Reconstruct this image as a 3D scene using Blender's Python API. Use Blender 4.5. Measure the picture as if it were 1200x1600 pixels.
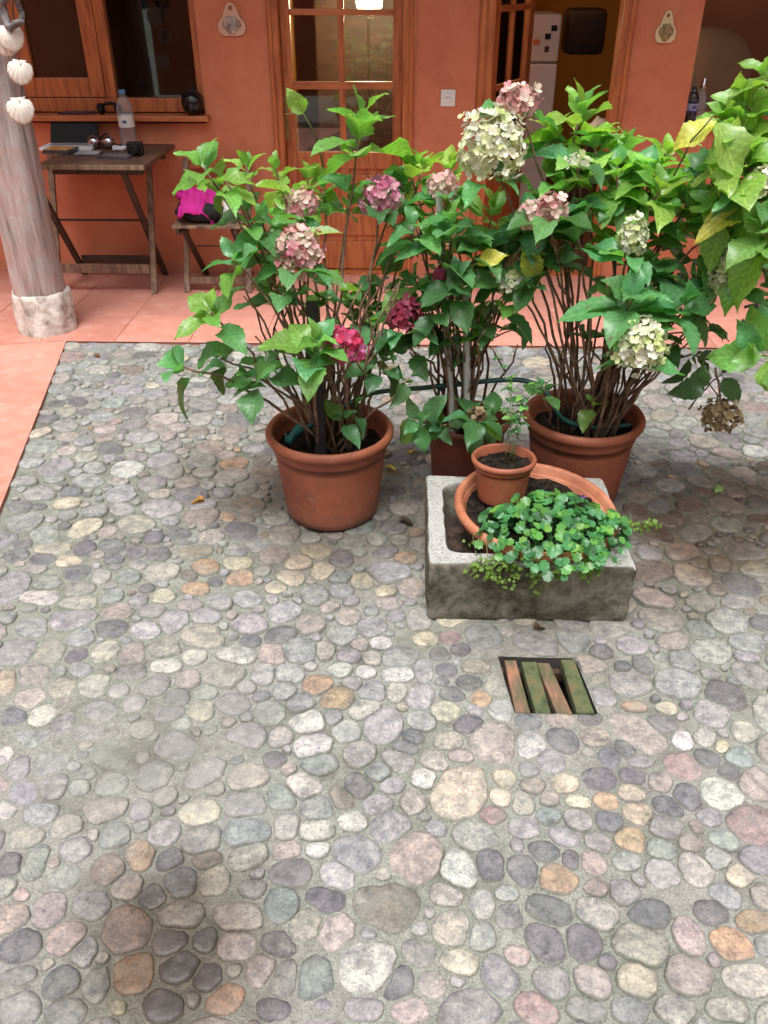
import bpy, bmesh, math, random
from mathutils import Vector, Matrix, noise
R = math.radians
random.seed(11)
for o in list(bpy.data.objects): bpy.data.objects.remove(o)
scene = bpy.context.scene
col = scene.collection

# ------------------------------------------------------------------ camera, sky, sun, exposure
CAM_H = 1.60; F_PX = 1320.0; YAW = R(1.59); PITCH = R(32.37)
cd = bpy.data.cameras.new('camera'); cam = bpy.data.objects.new('camera', cd); col.objects.link(cam)
cd.sensor_fit = 'VERTICAL'; cd.sensor_height = 36.0; cd.lens = 36.0 * F_PX / 1600.0
cd.clip_start = 0.05; cd.clip_end = 400
cam.location = (0, 0, CAM_H); cam.rotation_euler = (R(90) - PITCH, 0, YAW)
scene.camera = cam

SUN_EL, SUN_AZ = R(71), R(192)          # azimuth measured clockwise from +Y, sun stands behind and left of the camera
world = bpy.data.worlds.new('World'); scene.world = world; world.use_nodes = True
nt = world.node_tree; nt.nodes.clear()
sky = nt.nodes.new('ShaderNodeTexSky'); sky.sky_type = 'NISHITA'; sky.sun_disc = False
sky.sun_elevation = SUN_EL; sky.sun_rotation = SUN_AZ; sky.dust_density = 6.0; sky.air_density = 1.0; sky.ozone_density = 1.0
hs = nt.nodes.new('ShaderNodeHueSaturation'); hs.inputs['Saturation'].default_value = 0.22
bg = nt.nodes.new('ShaderNodeBackground'); bg.inputs['Strength'].default_value = 0.105
wo = nt.nodes.new('ShaderNodeOutputWorld')
nt.links.new(sky.outputs[0], hs.inputs['Color']); nt.links.new(hs.outputs[0], bg.inputs['Color']); nt.links.new(bg.outputs[0], wo.inputs['Surface'])
sd = bpy.data.lights.new('sun', 'SUN'); sd.energy = 1.5; sd.angle = R(26); sd.color = (1.0, 0.985, 0.955)
sun = bpy.data.objects.new('sun', sd); col.objects.link(sun)
sv = Vector((math.sin(SUN_AZ) * math.cos(SUN_EL), math.cos(SUN_AZ) * math.cos(SUN_EL), math.sin(SUN_EL)))
sun.rotation_euler = sv.to_track_quat('Z', 'Y').to_euler(); sun.location = sv * 20
vs = scene.view_settings
vs.view_transform = 'Standard'; vs.look = 'None'; vs.gamma = 1.0; vs.exposure = 1.1; vs.use_curve_mapping = False
scene.cycles.max_bounces = 5; scene.cycles.diffuse_bounces = 3; scene.cycles.adaptive_threshold = .02; scene.cycles.transparent_max_bounces = 16
scene.cycles.use_denoising = True

# ------------------------------------------------------------------ survey: photo measurements turned into real positions
_fw = Vector((-math.sin(YAW) * math.cos(PITCH), math.cos(YAW) * math.cos(PITCH), -math.sin(PITCH)))
_rt = Vector((math.cos(YAW), math.sin(YAW), 0)); _up = _rt.cross(_fw)
_C = Vector((0, 0, CAM_H))
def ray(px, py): return _fw + _rt * ((px - 600) / F_PX) - _up * ((py - 800) / F_PX)
def G(px, py, z=0.0):
    d = ray(px, py); return _C + d * ((z - CAM_H) / d.z)
def W(px, py, Y):
    d = ray(px, py); return _C + d * (Y / d.y)
def proj(p):
    v = Vector(p) - _C; z = v.dot(_fw); return 600 + F_PX * v.dot(_rt) / z, 800 - F_PX * v.dot(_up) / z, F_PX / z

# ------------------------------------------------------------------ object helpers
def tag(o, label=None, cat=None, group=None, kind=None):
    if label: o['label'] = label
    if cat: o['category'] = cat
    if group: o['group'] = group
    if kind: o['kind'] = kind
    return o
def thing(name, loc, label, cat, group=None):
    o = bpy.data.objects.new(name, None); o.empty_display_size = 0.05
    col.objects.link(o); o.location = loc
    return tag(o, label, cat, group)
def root_loc(p):
    while p.parent: p = p.parent
    return Vector(p.location)

class MB:
    def __init__(s): s.v = []; s.f = []; s.c = []; s.uv = None; s.cur = (1, 1, 1, 1)
    def add(s, vs_, fs, cols=None):
        n = len(s.v); s.v += [Vector(v) for v in vs_]; s.f += [tuple(i + n for i in f) for f in fs]
        s.c += cols if cols else [s.cur] * len(vs_)
    def box(s, c, size, rot=None, bev=0.0):
        hx, hy, hz = size[0] / 2, size[1] / 2, size[2] / 2; c = Vector(c)
        b = min(bev, hx * .9, hy * .9, hz * .9)
        if b <= 0:
            vs_ = [Vector((x, y, z)) for x in (-hx, hx) for y in (-hy, hy) for z in (-hz, hz)]
            fs = [(0, 1, 3, 2), (4, 6, 7, 5), (0, 4, 5, 1), (2, 3, 7, 6), (0, 2, 6, 4), (1, 5, 7, 3)]
        else:
            bm = bmesh.new(); bmesh.ops.create_cube(bm, size=1)
            for v in bm.verts: v.co = Vector((v.co.x * 2 * hx, v.co.y * 2 * hy, v.co.z * 2 * hz))
            bmesh.ops.bevel(bm, geom=bm.edges[:], offset=b, segments=2, profile=.6, affect='EDGES')
            bm.verts.ensure_lookup_table(); vs_ = [v.co.copy() for v in bm.verts]; fs = [tuple(v.index for v in f.verts) for f in bm.faces]; bm.free()
        if rot is not None: vs_ = [rot @ v for v in vs_]
        s.add([v + c for v in vs_], fs)
    def bar(s, a, b, w, d, up=Vector((0, 0, 1)), bev=0.0):
        a, b = Vector(a), Vector(b); z = (b - a); L = z.length; z.normalize()
        x = up.cross(z)
        if x.length < 1e-4: x = Vector((1, 0, 0))
        x.normalize(); y = z.cross(x)
        m = Matrix((x, y, z)).transposed()
        s.box((a + b) / 2, (w, d, L), m, bev)
    def tube(s, pts, rad, n=8, cap=True):
        pts = [Vector(p) for p in pts]; m = len(pts)
        if not hasattr(rad, '__len__'): rad = [rad] * m
        t0 = (pts[1] - pts[0]).normalized(); x = t0.orthogonal().normalized()
        vs_ = []; fs = []
        for i, p in enumerate(pts):
            t = (pts[min(i + 1, m - 1)] - pts[max(i - 1, 0)]).normalized()
            x = (x - t * x.dot(t)); x = x.normalized() if x.length > 1e-6 else t.orthogonal().normalized(); y = t.cross(x)
            for k in range(n):
                a = 2 * math.pi * k / n; vs_.append(p + (x * math.cos(a) + y * math.sin(a)) * rad[i])
        for i in range(m - 1):
            for k in range(n):
                k2 = (k + 1) % n; fs.append((i * n + k, i * n + k2, (i + 1) * n + k2, (i + 1) * n + k))
        if cap: fs.append(tuple(range(n - 1, -1, -1))); fs.append(tuple(range((m - 1) * n, m * n)))
        s.add(vs_, fs)
    def lathe(s, prof, n=40, c=(0, 0, 0), rot=None, sq=0.0):
        c = Vector(c); vs_ = []; fs = []; m = len(prof)
        for (r, z) in prof:
            for k in range(n):
                a = 2 * math.pi * k / n
                v = Vector((r * math.cos(a), r * math.sin(a), z))
                vs_.append((rot @ v if rot is not None else v) + c)
        for i in range(m - 1):
            for k in range(n):
                k2 = (k + 1) % n; fs.append((i * n + k, i * n + k2, (i + 1) * n + k2, (i + 1) * n + k))
        s.add(vs_, fs)
    def build(s, name, mat, parent=None, smooth=False, world_root=None):
        me = bpy.data.meshes.new(name)
        off = root_loc(parent) if parent else Vector((0, 0, 0))
        me.from_pydata([v - off for v in s.v], [], s.f)
        if any(c != (1, 1, 1, 1) for c in s.c):
            at = me.color_attributes.new('Col', 'FLOAT_COLOR', 'POINT')
            at.data.foreach_set('color', [x for c in s.c for x in c])
        me.materials.append(mat)
        if smooth:
            me.polygons.foreach_set('use_smooth', [True] * len(me.polygons))
        me.update()
        if smooth == 'auto':
            try: me.set_sharp_from_angle(angle=R(40))
            except Exception: pass
        o = bpy.data.objects.new(name, me); col.objects.link(o)
        if parent: o.parent = parent
        return o

# ------------------------------------------------------------------ materials
def new_mat(name):
    m = bpy.data.materials.new(name); m.use_nodes = True
    t = m.node_tree; return m, t, t.nodes['Principled BSDF'], t.nodes['Material Output']
def nd(t, kind, **kw):
    n = t.nodes.new(kind)
    for k, v in kw.items():
        if hasattr(n, k): setattr(n, k, v)
    return n
def noise_node(t, scale, detail=6, rough=.6, vec=None, dist=0.0):
    n = t.nodes.new('ShaderNodeTexNoise'); n.inputs['Scale'].default_value = scale
    n.inputs['Detail'].default_value = detail; n.inputs['Roughness'].default_value = rough; n.inputs['Distortion'].default_value = dist
    if vec is not None: t.links.new(vec, n.inputs['Vector'])
    return n
def ramp(t, fac, stops):
    r = t.nodes.new('ShaderNodeValToRGB'); e = r.color_ramp.elements
    while len(e) < len(stops): e.new(.5)
    for i, (p, c) in enumerate(stops):
        e[i].position = p; e[i].color = (*c, 1) if len(c) == 3 else c
    t.links.new(fac, r.inputs['Fac']); return r
def mixc(t, fac, a, b, mode='MIX'):
    m = t.nodes.new('ShaderNodeMix'); m.data_type = 'RGBA'; m.blend_type = mode
    for sock, v in ((m.inputs[0], fac), (m.inputs[6], a), (m.inputs[7], b)):
        if hasattr(v, 'is_output'): t.links.new(v, sock)
        elif isinstance(v, (int, float)): sock.default_value = v
        else: sock.default_value = (*v, 1) if len(v) == 3 else v
    return m.outputs[2]
def bump(t, b, h, strength, dist=.01, prev=None):
    n = t.nodes.new('ShaderNodeBump'); n.inputs['Strength'].default_value = strength; n.inputs['Distance'].default_value = dist
    t.links.new(h, n.inputs['Height'])
    if prev is not None: t.links.new(prev.outputs[0], n.inputs['Normal'])
    if b is not None: t.links.new(n.outputs[0], b.inputs['Normal'])
    return n
def simple(name, c1, c2=None, scale=6, rough=.6, bstr=.0, bscale=60, metal=0, spec=.5, stretch=None, c3=None, lo=.35, hi=.65, rvar=0):
    m, t, b, o = new_mat(name)
    tc = t.nodes.new('ShaderNodeTexCoord'); vec = tc.outputs['Object']
    if stretch:
        mp = t.nodes.new('ShaderNodeMapping'); mp.inputs['Scale'].default_value = stretch; t.links.new(vec, mp.inputs[0]); vec = mp.outputs[0]
    if c2 is None: c2 = tuple(x * .8 for x in c1)
    n = noise_node(t, scale, 5, .62, vec)
    stops = [(lo, c2), (hi, c1)] if c3 is None else [(lo, c2), ((lo + hi) / 2, c1), (hi, c3)]
    r = ramp(t, n.outputs[0], stops); t.links.new(r.outputs[0], b.inputs['Base Color'])
    b.inputs['Roughness'].default_value = rough; b.inputs['Metallic'].default_value = metal; b.inputs['Specular IOR Level'].default_value = spec
    if rvar:
        rr = t.nodes.new('ShaderNodeMapRange'); rr.inputs[3].default_value = rough - rvar; rr.inputs[4].default_value = rough + rvar
        t.links.new(n.outputs[0], rr.inputs[0]); t.links.new(rr.outputs[0], b.inputs['Roughness'])
    if bstr:
        n2 = noise_node(t, bscale, 2, .6, vec); bump(t, b, n2.outputs[0], bstr, .005)
    return m
M = {}
def plaster_mat():
    m, t, b, o = new_mat('terracotta_plaster'); ge = t.nodes.new('ShaderNodeNewGeometry'); pos = ge.outputs['Position']
    n1 = noise_node(t, 1.6, 5, .65, pos); n2 = noise_node(t, 9, 5, .7, pos, .5); n3 = noise_node(t, 70, 3, .6, pos)
    c = ramp(t, n1.outputs[0], [(.32, (.50, .165, .092)), (.5, (.58, .20, .105)), (.7, (.62, .235, .13))]).outputs[0]
    c = mixc(t, .35, c, ramp(t, n2.outputs[0], [(.32, (.43, .13, .072)), (.5, (.58, .20, .105)), (.68, (.64, .27, .165))]).outputs[0])
    sz = t.nodes.new('ShaderNodeSeparateXYZ'); t.links.new(pos, sz.inputs[0])
    mr = t.nodes.new('ShaderNodeMath'); mr.operation = 'MULTIPLY_ADD'; t.links.new(n2.outputs[0], mr.inputs[0]); mr.inputs[1].default_value = .42; t.links.new(sz.outputs[2], mr.inputs[2])
    r2 = t.nodes.new('ShaderNodeMapRange'); r2.inputs[1].default_value = .32; r2.inputs[2].default_value = .20; r2.inputs[4].default_value = .5; t.links.new(mr.outputs[0], r2.inputs[0])
    c = mixc(t, r2.outputs[0], c, (.34, .19, .14))
    t.links.new(c, b.inputs['Base Color']); b.inputs['Roughness'].default_value = .85; b.inputs['Specular IOR Level'].default_value = .25
    b1 = bump(t, None, n2.outputs[0], .35, .012); bump(t, b, n3.outputs[0], .4, .004, b1); return m
M['plaster'] = plaster_mat()
def pot_mat(name, a, d, l):
    m, t, b, o = new_mat(name); ge = t.nodes.new('ShaderNodeNewGeometry'); pos = ge.outputs['Position']
    n1 = noise_node(t, 4.5, 5, .65, pos); n2 = noise_node(t, 22, 5, .7, pos, .6); n3 = noise_node(t, 120, 2, .6, pos)
    c = ramp(t, n1.outputs[0], [(.34, d), (.52, a), (.7, l)]).outputs[0]
    sal = t.nodes.new('ShaderNodeMapRange'); sal.inputs[1].default_value = .60; sal.inputs[2].default_value = .76; sal.inputs[4].default_value = .45; t.links.new(n2.outputs[0], sal.inputs[0])
    c = mixc(t, sal.outputs[0], c, (.42, .27, .20))
    dk = t.nodes.new('ShaderNodeMapRange'); dk.inputs[1].default_value = .44; dk.inputs[2].default_value = .30; dk.inputs[4].default_value = .55; t.links.new(n2.outputs[0], dk.inputs[0])
    c = mixc(t, dk.outputs[0], c, (.11, .05, .032))
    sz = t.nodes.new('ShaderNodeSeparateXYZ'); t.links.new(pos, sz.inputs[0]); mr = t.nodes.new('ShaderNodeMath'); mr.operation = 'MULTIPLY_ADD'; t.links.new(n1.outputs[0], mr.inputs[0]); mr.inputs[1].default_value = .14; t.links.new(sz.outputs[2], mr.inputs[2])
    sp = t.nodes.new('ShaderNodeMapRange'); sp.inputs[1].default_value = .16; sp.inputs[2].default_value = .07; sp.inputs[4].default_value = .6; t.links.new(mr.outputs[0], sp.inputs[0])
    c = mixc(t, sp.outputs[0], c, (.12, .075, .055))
    t.links.new(c, b.inputs['Base Color']); b.inputs['Roughness'].default_value = .55; b.inputs['Specular IOR Level'].default_value = .35
    b1 = bump(t, None, n2.outputs[0], .12, .004); bump(t, b, n3.outputs[0], .15, .0015, b1); return m
M['doorwood'] = simple('varnished_red_wood', (.45, .138, .045), (.30, .075, .027), 7, .40, .12, 60, stretch=(6, 6, .6), c3=(.53, .175, .058))
M['doorwood_h'] = simple('varnished_red_wood_across', (.45, .138, .045), (.30, .075, .027), 7, .40, .12, 60, stretch=(.6, 6, 6), c3=(.53, .175, .058))
M['darkwood'] = simple('dark_wood', (.075, .04, .026), (.03, .018, .013), 6, .55, .1, 50, stretch=(1, 6, 6))
M['greywood'] = simple('weathered_table_wood', (.20, .125, .08), (.10, .06, .04), 8, .65, .15, 60, stretch=(5, 5, .7), c3=(.28, .19, .13))
M['tabletop'] = simple('table_top_wood', (.11, .06, .038), (.05, .028, .02), 8, .45, .15, 60, stretch=(.8, 6, 6), c3=(.17, .10, .065))
M['potclay'] = pot_mat('pot_terracotta', (.29, .092, .048), (.205, .060, .034), (.34, .12, .066)); M['potclay2'] = pot_mat('old_pot_terracotta', (.18, .052, .032), (.10, .032, .022), (.22, .068, .04))
M['bowlclay'] = simple('clay_bowl', (.37, .125, .06), (.25, .08, .042), 9, .65, .25, 60, c3=(.43, .18, .10))
M['soil'] = simple('potting_soil', (.012, .009, .007), (.004, .0035, .003), 40, .95, 1.0, 90, c3=(.032, .022, .016), spec=.1)
M['black'] = simple('black_plastic', (.012, .012, .013), (.008, .008, .009), 8, .55, spec=.25)
M['blackcloth'] = simple('black_cloth', (.016, .015, .017), (.009, .009, .01), 30, .9, .3, 120)
M['magenta'] = simple('magenta_cloth', (.62, .012, .30), (.45, .008, .2), 14, .8, .15, 160)
M['white'] = simple('white_plastic', (.78, .78, .76), (.72, .72, .70), 5, .4)
M['paper'] = simple('white_paper', (.78, .79, .82), (.72, .73, .76), 5, .8)
M['brass'] = simple('aged_brass', (.42, .30, .13), (.28, .19, .08), 12, .42, metal=.8)
M['steel'] = simple('chrome', (.6, .62, .66), (.5, .52, .55), 10, .18, metal=1)
M['iron'] = simple('black_iron', (.02, .018, .018), (.012, .011, .012), 20, .5, .2, 60, metal=.3)
M['stake'] = simple('black_painted_stake', (.018, .016, .017), (.008, .008, .008), 20, .7, .3, 60)
M['pole'] = simple('grey_galvanised_pole', (.50, .50, .49), (.36, .36, .35), 14, .6, .15, 60)
M['hose'] = simple('green_hose', (.015, .085, .075), (.01, .06, .05), 20, .4)
M['shell'] = simple('scallop_shell', (.74, .72, .64), (.62, .58, .50), 30, .5, .2, 60)
M['cord'] = simple('dark_cord', (.06, .05, .045), (.03, .03, .03), 30, .9)
M['ochre'] = simple('ochre_interior_plaster', (.42, .19, .03), (.34, .15, .025), 2, .85, .2, 60)
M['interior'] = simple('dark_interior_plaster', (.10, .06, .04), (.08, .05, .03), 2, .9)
M['intfloor'] = simple('interior_tile_floor', (.16, .08, .05), (.11, .06, .04), 4, .5)
M['fridge'] = simple('fridge_enamel', (.62, .63, .64), (.57, .58, .60), 2, .35)
M['beige'] = simple('beige_upholstery', (.42, .32, .21), (.36, .27, .18), 6, .9)
M['ceramicA'] = simple('pink_glazed_ceramic', (.66, .42, .30), (.58, .36, .26), 12, .35)
M['ceramicB'] = simple('cream_glazed_ceramic', (.72, .60, .36), (.64, .52, .30), 12, .35)
M['jugA'] = simple('grey_glaze_relief', (.40, .33, .29), (.13, .09, .08), 26, .35, c3=(.62, .52, .46))
M['jugB'] = simple('olive_glaze_relief', (.30, .22, .09), (.09, .06, .03), 60, .35, c3=(.42, .33, .15))
M['concrete'] = None
def plank(name, dirt):
    return simple(name, (.15, .095, .058), (.06, .072, .03), 24, .85, .8, 60, stretch=(1, .35, 1), c3=dirt, lo=.36, hi=.66)
M['slatA'] = plank('mossy_slat', (.32, .14, .085)); M['slatB'] = simple('green_slat', (.085, .10, .042), (.04, .05, .022), 22, .9, .8, 60, c3=(.15, .085, .045), lo=.34, hi=.70)
M['pit'] = simple('pit_mortar', (.05, .045, .04), (.03, .028, .025), 10, .9)

def glass_mat(name, tint=(1, 1, 1), refl=1.5, rough=0.0, milk=0):
    m = bpy.data.materials.new(name); m.use_nodes = True; t = m.node_tree; t.nodes.clear()
    tr = t.nodes.new('ShaderNodeBsdfTransparent'); tr.inputs[0].default_value = (*tint, 1)
    gl = t.nodes.new('ShaderNodeBsdfGlossy'); gl.inputs['Roughness'].default_value = rough; gl.inputs['Color'].default_value = (1, 1, 1, 1)
    fr = t.nodes.new('ShaderNodeFresnel'); fr.inputs['IOR'].default_value = refl
    mx = t.nodes.new('ShaderNodeMixShader'); o = t.nodes.new('ShaderNodeOutputMaterial')
    t.links.new(fr.outputs[0], mx.inputs[0]); t.links.new(tr.outputs[0], mx.inputs[1]); t.links.new(gl.outputs[0], mx.inputs[2]); last = mx
    if milk:
        df = t.nodes.new('ShaderNodeBsdfDiffuse'); df.inputs[0].default_value = (.8, .84, .88, 1); m2 = t.nodes.new('ShaderNodeMixShader'); m2.inputs[0].default_value = milk
        t.links.new(mx.outputs[0], m2.inputs[1]); t.links.new(df.outputs[0], m2.inputs[2]); last = m2
    t.links.new(last.outputs[0], o.inputs[0])
    return m
M['glass'] = glass_mat('window_glass', (.86, .88, .86), 1.6, .02)
M['petglass'] = glass_mat('clear_bottle_plastic', (.98, .985, .99), 1.25, .12, .13)
M['bluepet'] = glass_mat('blue_bottle_plastic', (.55, .68, .85), 1.5, .05)

def attr_col(t): 
    a = t.nodes.new('ShaderNodeAttribute'); a.attribute_name = 'Col'; return a

MORTAR = (.25, .252, .235); MOSS = (.165, .205, .125)
DAMP_SHADE = [(G(265, 1490), .24, .88), (G(330, 1420), .17, .5), (G(100, 1480), .10, .2), (G(520, 840), .30, .62), (G(640, 830), .24, .66), (G(420, 770), .26, .6), (G(320, 740), .24, .5), (G(1090, 840), .40, .9), (G(1180, 800), .36, .85), (G(830, 985), .30, .35), (G(1040, 920), .24, .55)]
def damp_shade_mask(t, pos):
    """irregular dark patches: run-off and painted shade round pots and trough, one near front"""
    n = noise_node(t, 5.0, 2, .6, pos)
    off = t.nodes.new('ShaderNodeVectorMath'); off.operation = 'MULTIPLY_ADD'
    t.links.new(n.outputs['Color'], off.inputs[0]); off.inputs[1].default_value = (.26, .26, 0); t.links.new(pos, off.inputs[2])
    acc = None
    for (c, r, s) in DAMP_SHADE:
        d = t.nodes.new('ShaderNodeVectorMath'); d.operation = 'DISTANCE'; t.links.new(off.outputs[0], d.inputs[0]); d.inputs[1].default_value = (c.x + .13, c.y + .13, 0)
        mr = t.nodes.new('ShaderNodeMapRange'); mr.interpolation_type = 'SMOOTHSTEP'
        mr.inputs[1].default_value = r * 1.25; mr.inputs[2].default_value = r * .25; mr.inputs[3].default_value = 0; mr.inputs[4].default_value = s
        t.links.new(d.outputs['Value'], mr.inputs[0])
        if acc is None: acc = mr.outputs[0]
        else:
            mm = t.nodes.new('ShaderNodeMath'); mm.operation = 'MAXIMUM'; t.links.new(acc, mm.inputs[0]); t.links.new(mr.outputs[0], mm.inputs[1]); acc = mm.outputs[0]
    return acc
def ground_mat(name, is_stone):
    m, t, b, o = new_mat(name)
    ge = t.nodes.new('ShaderNodeNewGeometry'); pos = ge.outputs['Position']
    flat = t.nodes.new('ShaderNodeVectorMath'); flat.operation = 'MULTIPLY'; flat.inputs[1].default_value = (1, 1, 0); t.links.new(pos, flat.inputs[0])
    big = noise_node(t, 1.3, 3, .6, pos); fine = noise_node(t, 45, 4, .7, pos); grit = noise_node(t, 240, 2, .7, pos)
    mo = ramp(t, big.outputs[0], [(.40, MORTAR), (.62, MOSS)])
    mor = mixc(t, .55, mo.outputs[0], ramp(t, fine.outputs[0], [(.3, (.11, .108, .094)), (.50, (.245, .243, .214)), (.72, (.37, .36, .33))]).outputs[0])
    mor = mixc(t, .35, mor, ramp(t, grit.outputs[0], [(.36, (.045, .044, .038)), (.5, (.19, .187, .168)), (.66, (.38, .37, .34))]).outputs[0])
    gm = t.nodes.new('ShaderNodeMapRange'); gm.inputs[1].default_value = .50; gm.inputs[2].default_value = .68; gm.inputs[4].default_value = .6; t.links.new(noise_node(t, 2.6, 4, .7, pos).outputs[0], gm.inputs[0])
    mor = mixc(t, gm.outputs[0], mor, (.075, .07, .058))
    if is_stone:
        a = attr_col(t)
        mott = noise_node(t, 28, 4, .65, pos)
        mt = ramp(t, mott.outputs[0], [(.28, (.48, .48, .50)), (.5, (.97, .97, .97)), (.74, (1.42, 1.38, 1.30))])
        c = mixc(t, 1.0, a.outputs['Color'], mt.outputs[0], 'MULTIPLY')
        sp = ramp(t, noise_node(t, 190, 3, .6, pos).outputs[0], [(.30, (.40, .40, .42)), (.45, (1, 1, 1)), (.58, (1, 1, 1)), (.72, (1.6, 1.58, 1.5))])
        c = mixc(t, .75, c, sp.outputs[0], 'MULTIPLY')
        gn = ramp(t, noise_node(t, 70, 3, .75, pos, .8).outputs[0], [(.34, (.60, .60, .61)), (.48, (1, 1, 1)), (.66, (1.38, 1.35, 1.28))]); c = mixc(t, .8, c, gn.outputs[0], 'MULTIPLY')
        pit = ramp(t, noise_node(t, 75, 2, .5, pos).outputs[0], [(.25, (.3, .3, .3)), (.31, (1, 1, 1))])
        c = mixc(t, .7, c, pit.outputs[0], 'MULTIPLY')
        # mortar film left over the stone's edge
        e = t.nodes.new('ShaderNodeMath'); e.operation = 'MULTIPLY_ADD'; t.links.new(fine.outputs[0], e.inputs[0]); e.inputs[1].default_value = .75; t.links.new(a.outputs['Alpha'], e.inputs[2])
        er = t.nodes.new('ShaderNodeMapRange'); er.inputs[1].default_value = .80; er.inputs[2].default_value = .46; t.links.new(e.outputs[0], er.inputs[0])
        c = mixc(t, er.outputs[0], c, mor)
        dust = t.nodes.new('ShaderNodeMapRange'); dust.inputs[1].default_value = .52; dust.inputs[2].default_value = .75; dust.inputs[3].default_value = .12; dust.inputs[4].default_value = .62; t.links.new(noise_node(t, 9, 3, .7, pos).outputs[0], dust.inputs[0])
        c = mixc(t, dust.outputs[0], c, (.255, .258, .245))
        sd2 = t.nodes.new('ShaderNodeVectorMath'); sd2.operation = 'DISTANCE'; t.links.new(flat.outputs[0], sd2.inputs[0]); q_ = G(255, 1165); sd2.inputs[1].default_value = (q_.x, q_.y, 0)
        ad = t.nodes.new('ShaderNodeMath'); ad.operation = 'MULTIPLY_ADD'; t.links.new(big.outputs[0], ad.inputs[0]); ad.inputs[1].default_value = .5; t.links.new(sd2.outputs['Value'], ad.inputs[2])
        sm = t.nodes.new('ShaderNodeMapRange'); sm.interpolation_type = 'SMOOTHSTEP'; sm.inputs[1].default_value = .62; sm.inputs[2].default_value = .30; sm.inputs[4].default_value = .62; t.links.new(ad.outputs[0], sm.inputs[0])
        c = mixc(t, sm.outputs[0], c, mor)
    else: c = mor
    gr = noise_node(t, 7.5, 5, .78, pos, .4); gk = t.nodes.new('ShaderNodeMapRange'); gk.inputs[1].default_value = .54; gk.inputs[2].default_value = .66; gk.inputs[4].default_value = .62 if not is_stone else .42; t.links.new(gr.outputs[0], gk.inputs[0])
    c = mixc(t, gk.outputs[0], c, (.085, .08, .07))
    lm = t.nodes.new('ShaderNodeMapRange'); lm.inputs[1].default_value = .40; lm.inputs[2].default_value = .30; lm.inputs[4].default_value = .45; t.links.new(gr.outputs[0], lm.inputs[0])
    c = mixc(t, lm.outputs[0], c, (.40, .40, .37))
    dm = damp_shade_mask(t, flat.outputs[0])
    c = mixc(t, dm, c, (.33, .255, .20), 'MULTIPLY')  # wet tint that also carries the plants' shade, painted into the colour
    t.links.new(c, b.inputs['Base Color'])
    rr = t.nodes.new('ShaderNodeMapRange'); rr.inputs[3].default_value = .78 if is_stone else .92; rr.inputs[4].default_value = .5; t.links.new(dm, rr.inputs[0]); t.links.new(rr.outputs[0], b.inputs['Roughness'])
    b.inputs['Specular IOR Level'].default_value = .35
    if is_stone:
        b1 = bump(t, None, mott.outputs[0], .6, .006); bump(t, b, grit.outputs[0], .3, .0015, b1)
    else:
        b1 = bump(t, None, fine.outputs[0], .8, .006); bump(t, b, grit.outputs[0], .8, .003, b1)
    return m
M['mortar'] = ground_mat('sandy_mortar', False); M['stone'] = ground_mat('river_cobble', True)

def tile_mat():
    m, t, b, o = new_mat('red_painted_floor_tile')
    ge = t.nodes.new('ShaderNodeNewGeometry'); pos = ge.outputs['Position']
    n1 = noise_node(t, 2.2, 6, .65, pos); n2 = noise_node(t, 14, 8, .7, pos); oi = t.nodes.new('ShaderNodeObjectInfo')
    c = ramp(t, n1.outputs[0], [(.32, (.46, .185, .135)), (.55, (.54, .245, .188)), (.75, (.58, .31, .255))]).outputs[0]
    c = mixc(t, .5, c, ramp(t, n2.outputs[0], [(.3, (.43, .16, .115)), (.55, (.54, .245, .188)), (.72, (.62, .41, .35))]).outputs[0])
    v = ramp(t, oi.outputs['Random'], [(0, (.88, .88, .88)), (1, (1.08, 1.08, 1.08))]); c = mixc(t, 1, c, v.outputs[0], 'MULTIPLY')
    t.links.new(c, b.inputs['Base Color']); b.inputs['Roughness'].default_value = .55
    rr = ramp(t, n2.outputs[0], [(.3, (.38,) * 3), (.7, (.68,) * 3)]); t.links.new(rr.outputs[0], b.inputs['Roughness'])
    bump(t, b, n2.outputs[0], .12, .004); return m
M['tile'] = tile_mat()
M['tilejoint'] = simple('red_floor_screed', (.40, .16, .115), (.30, .11, .08), 5, .8)

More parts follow.
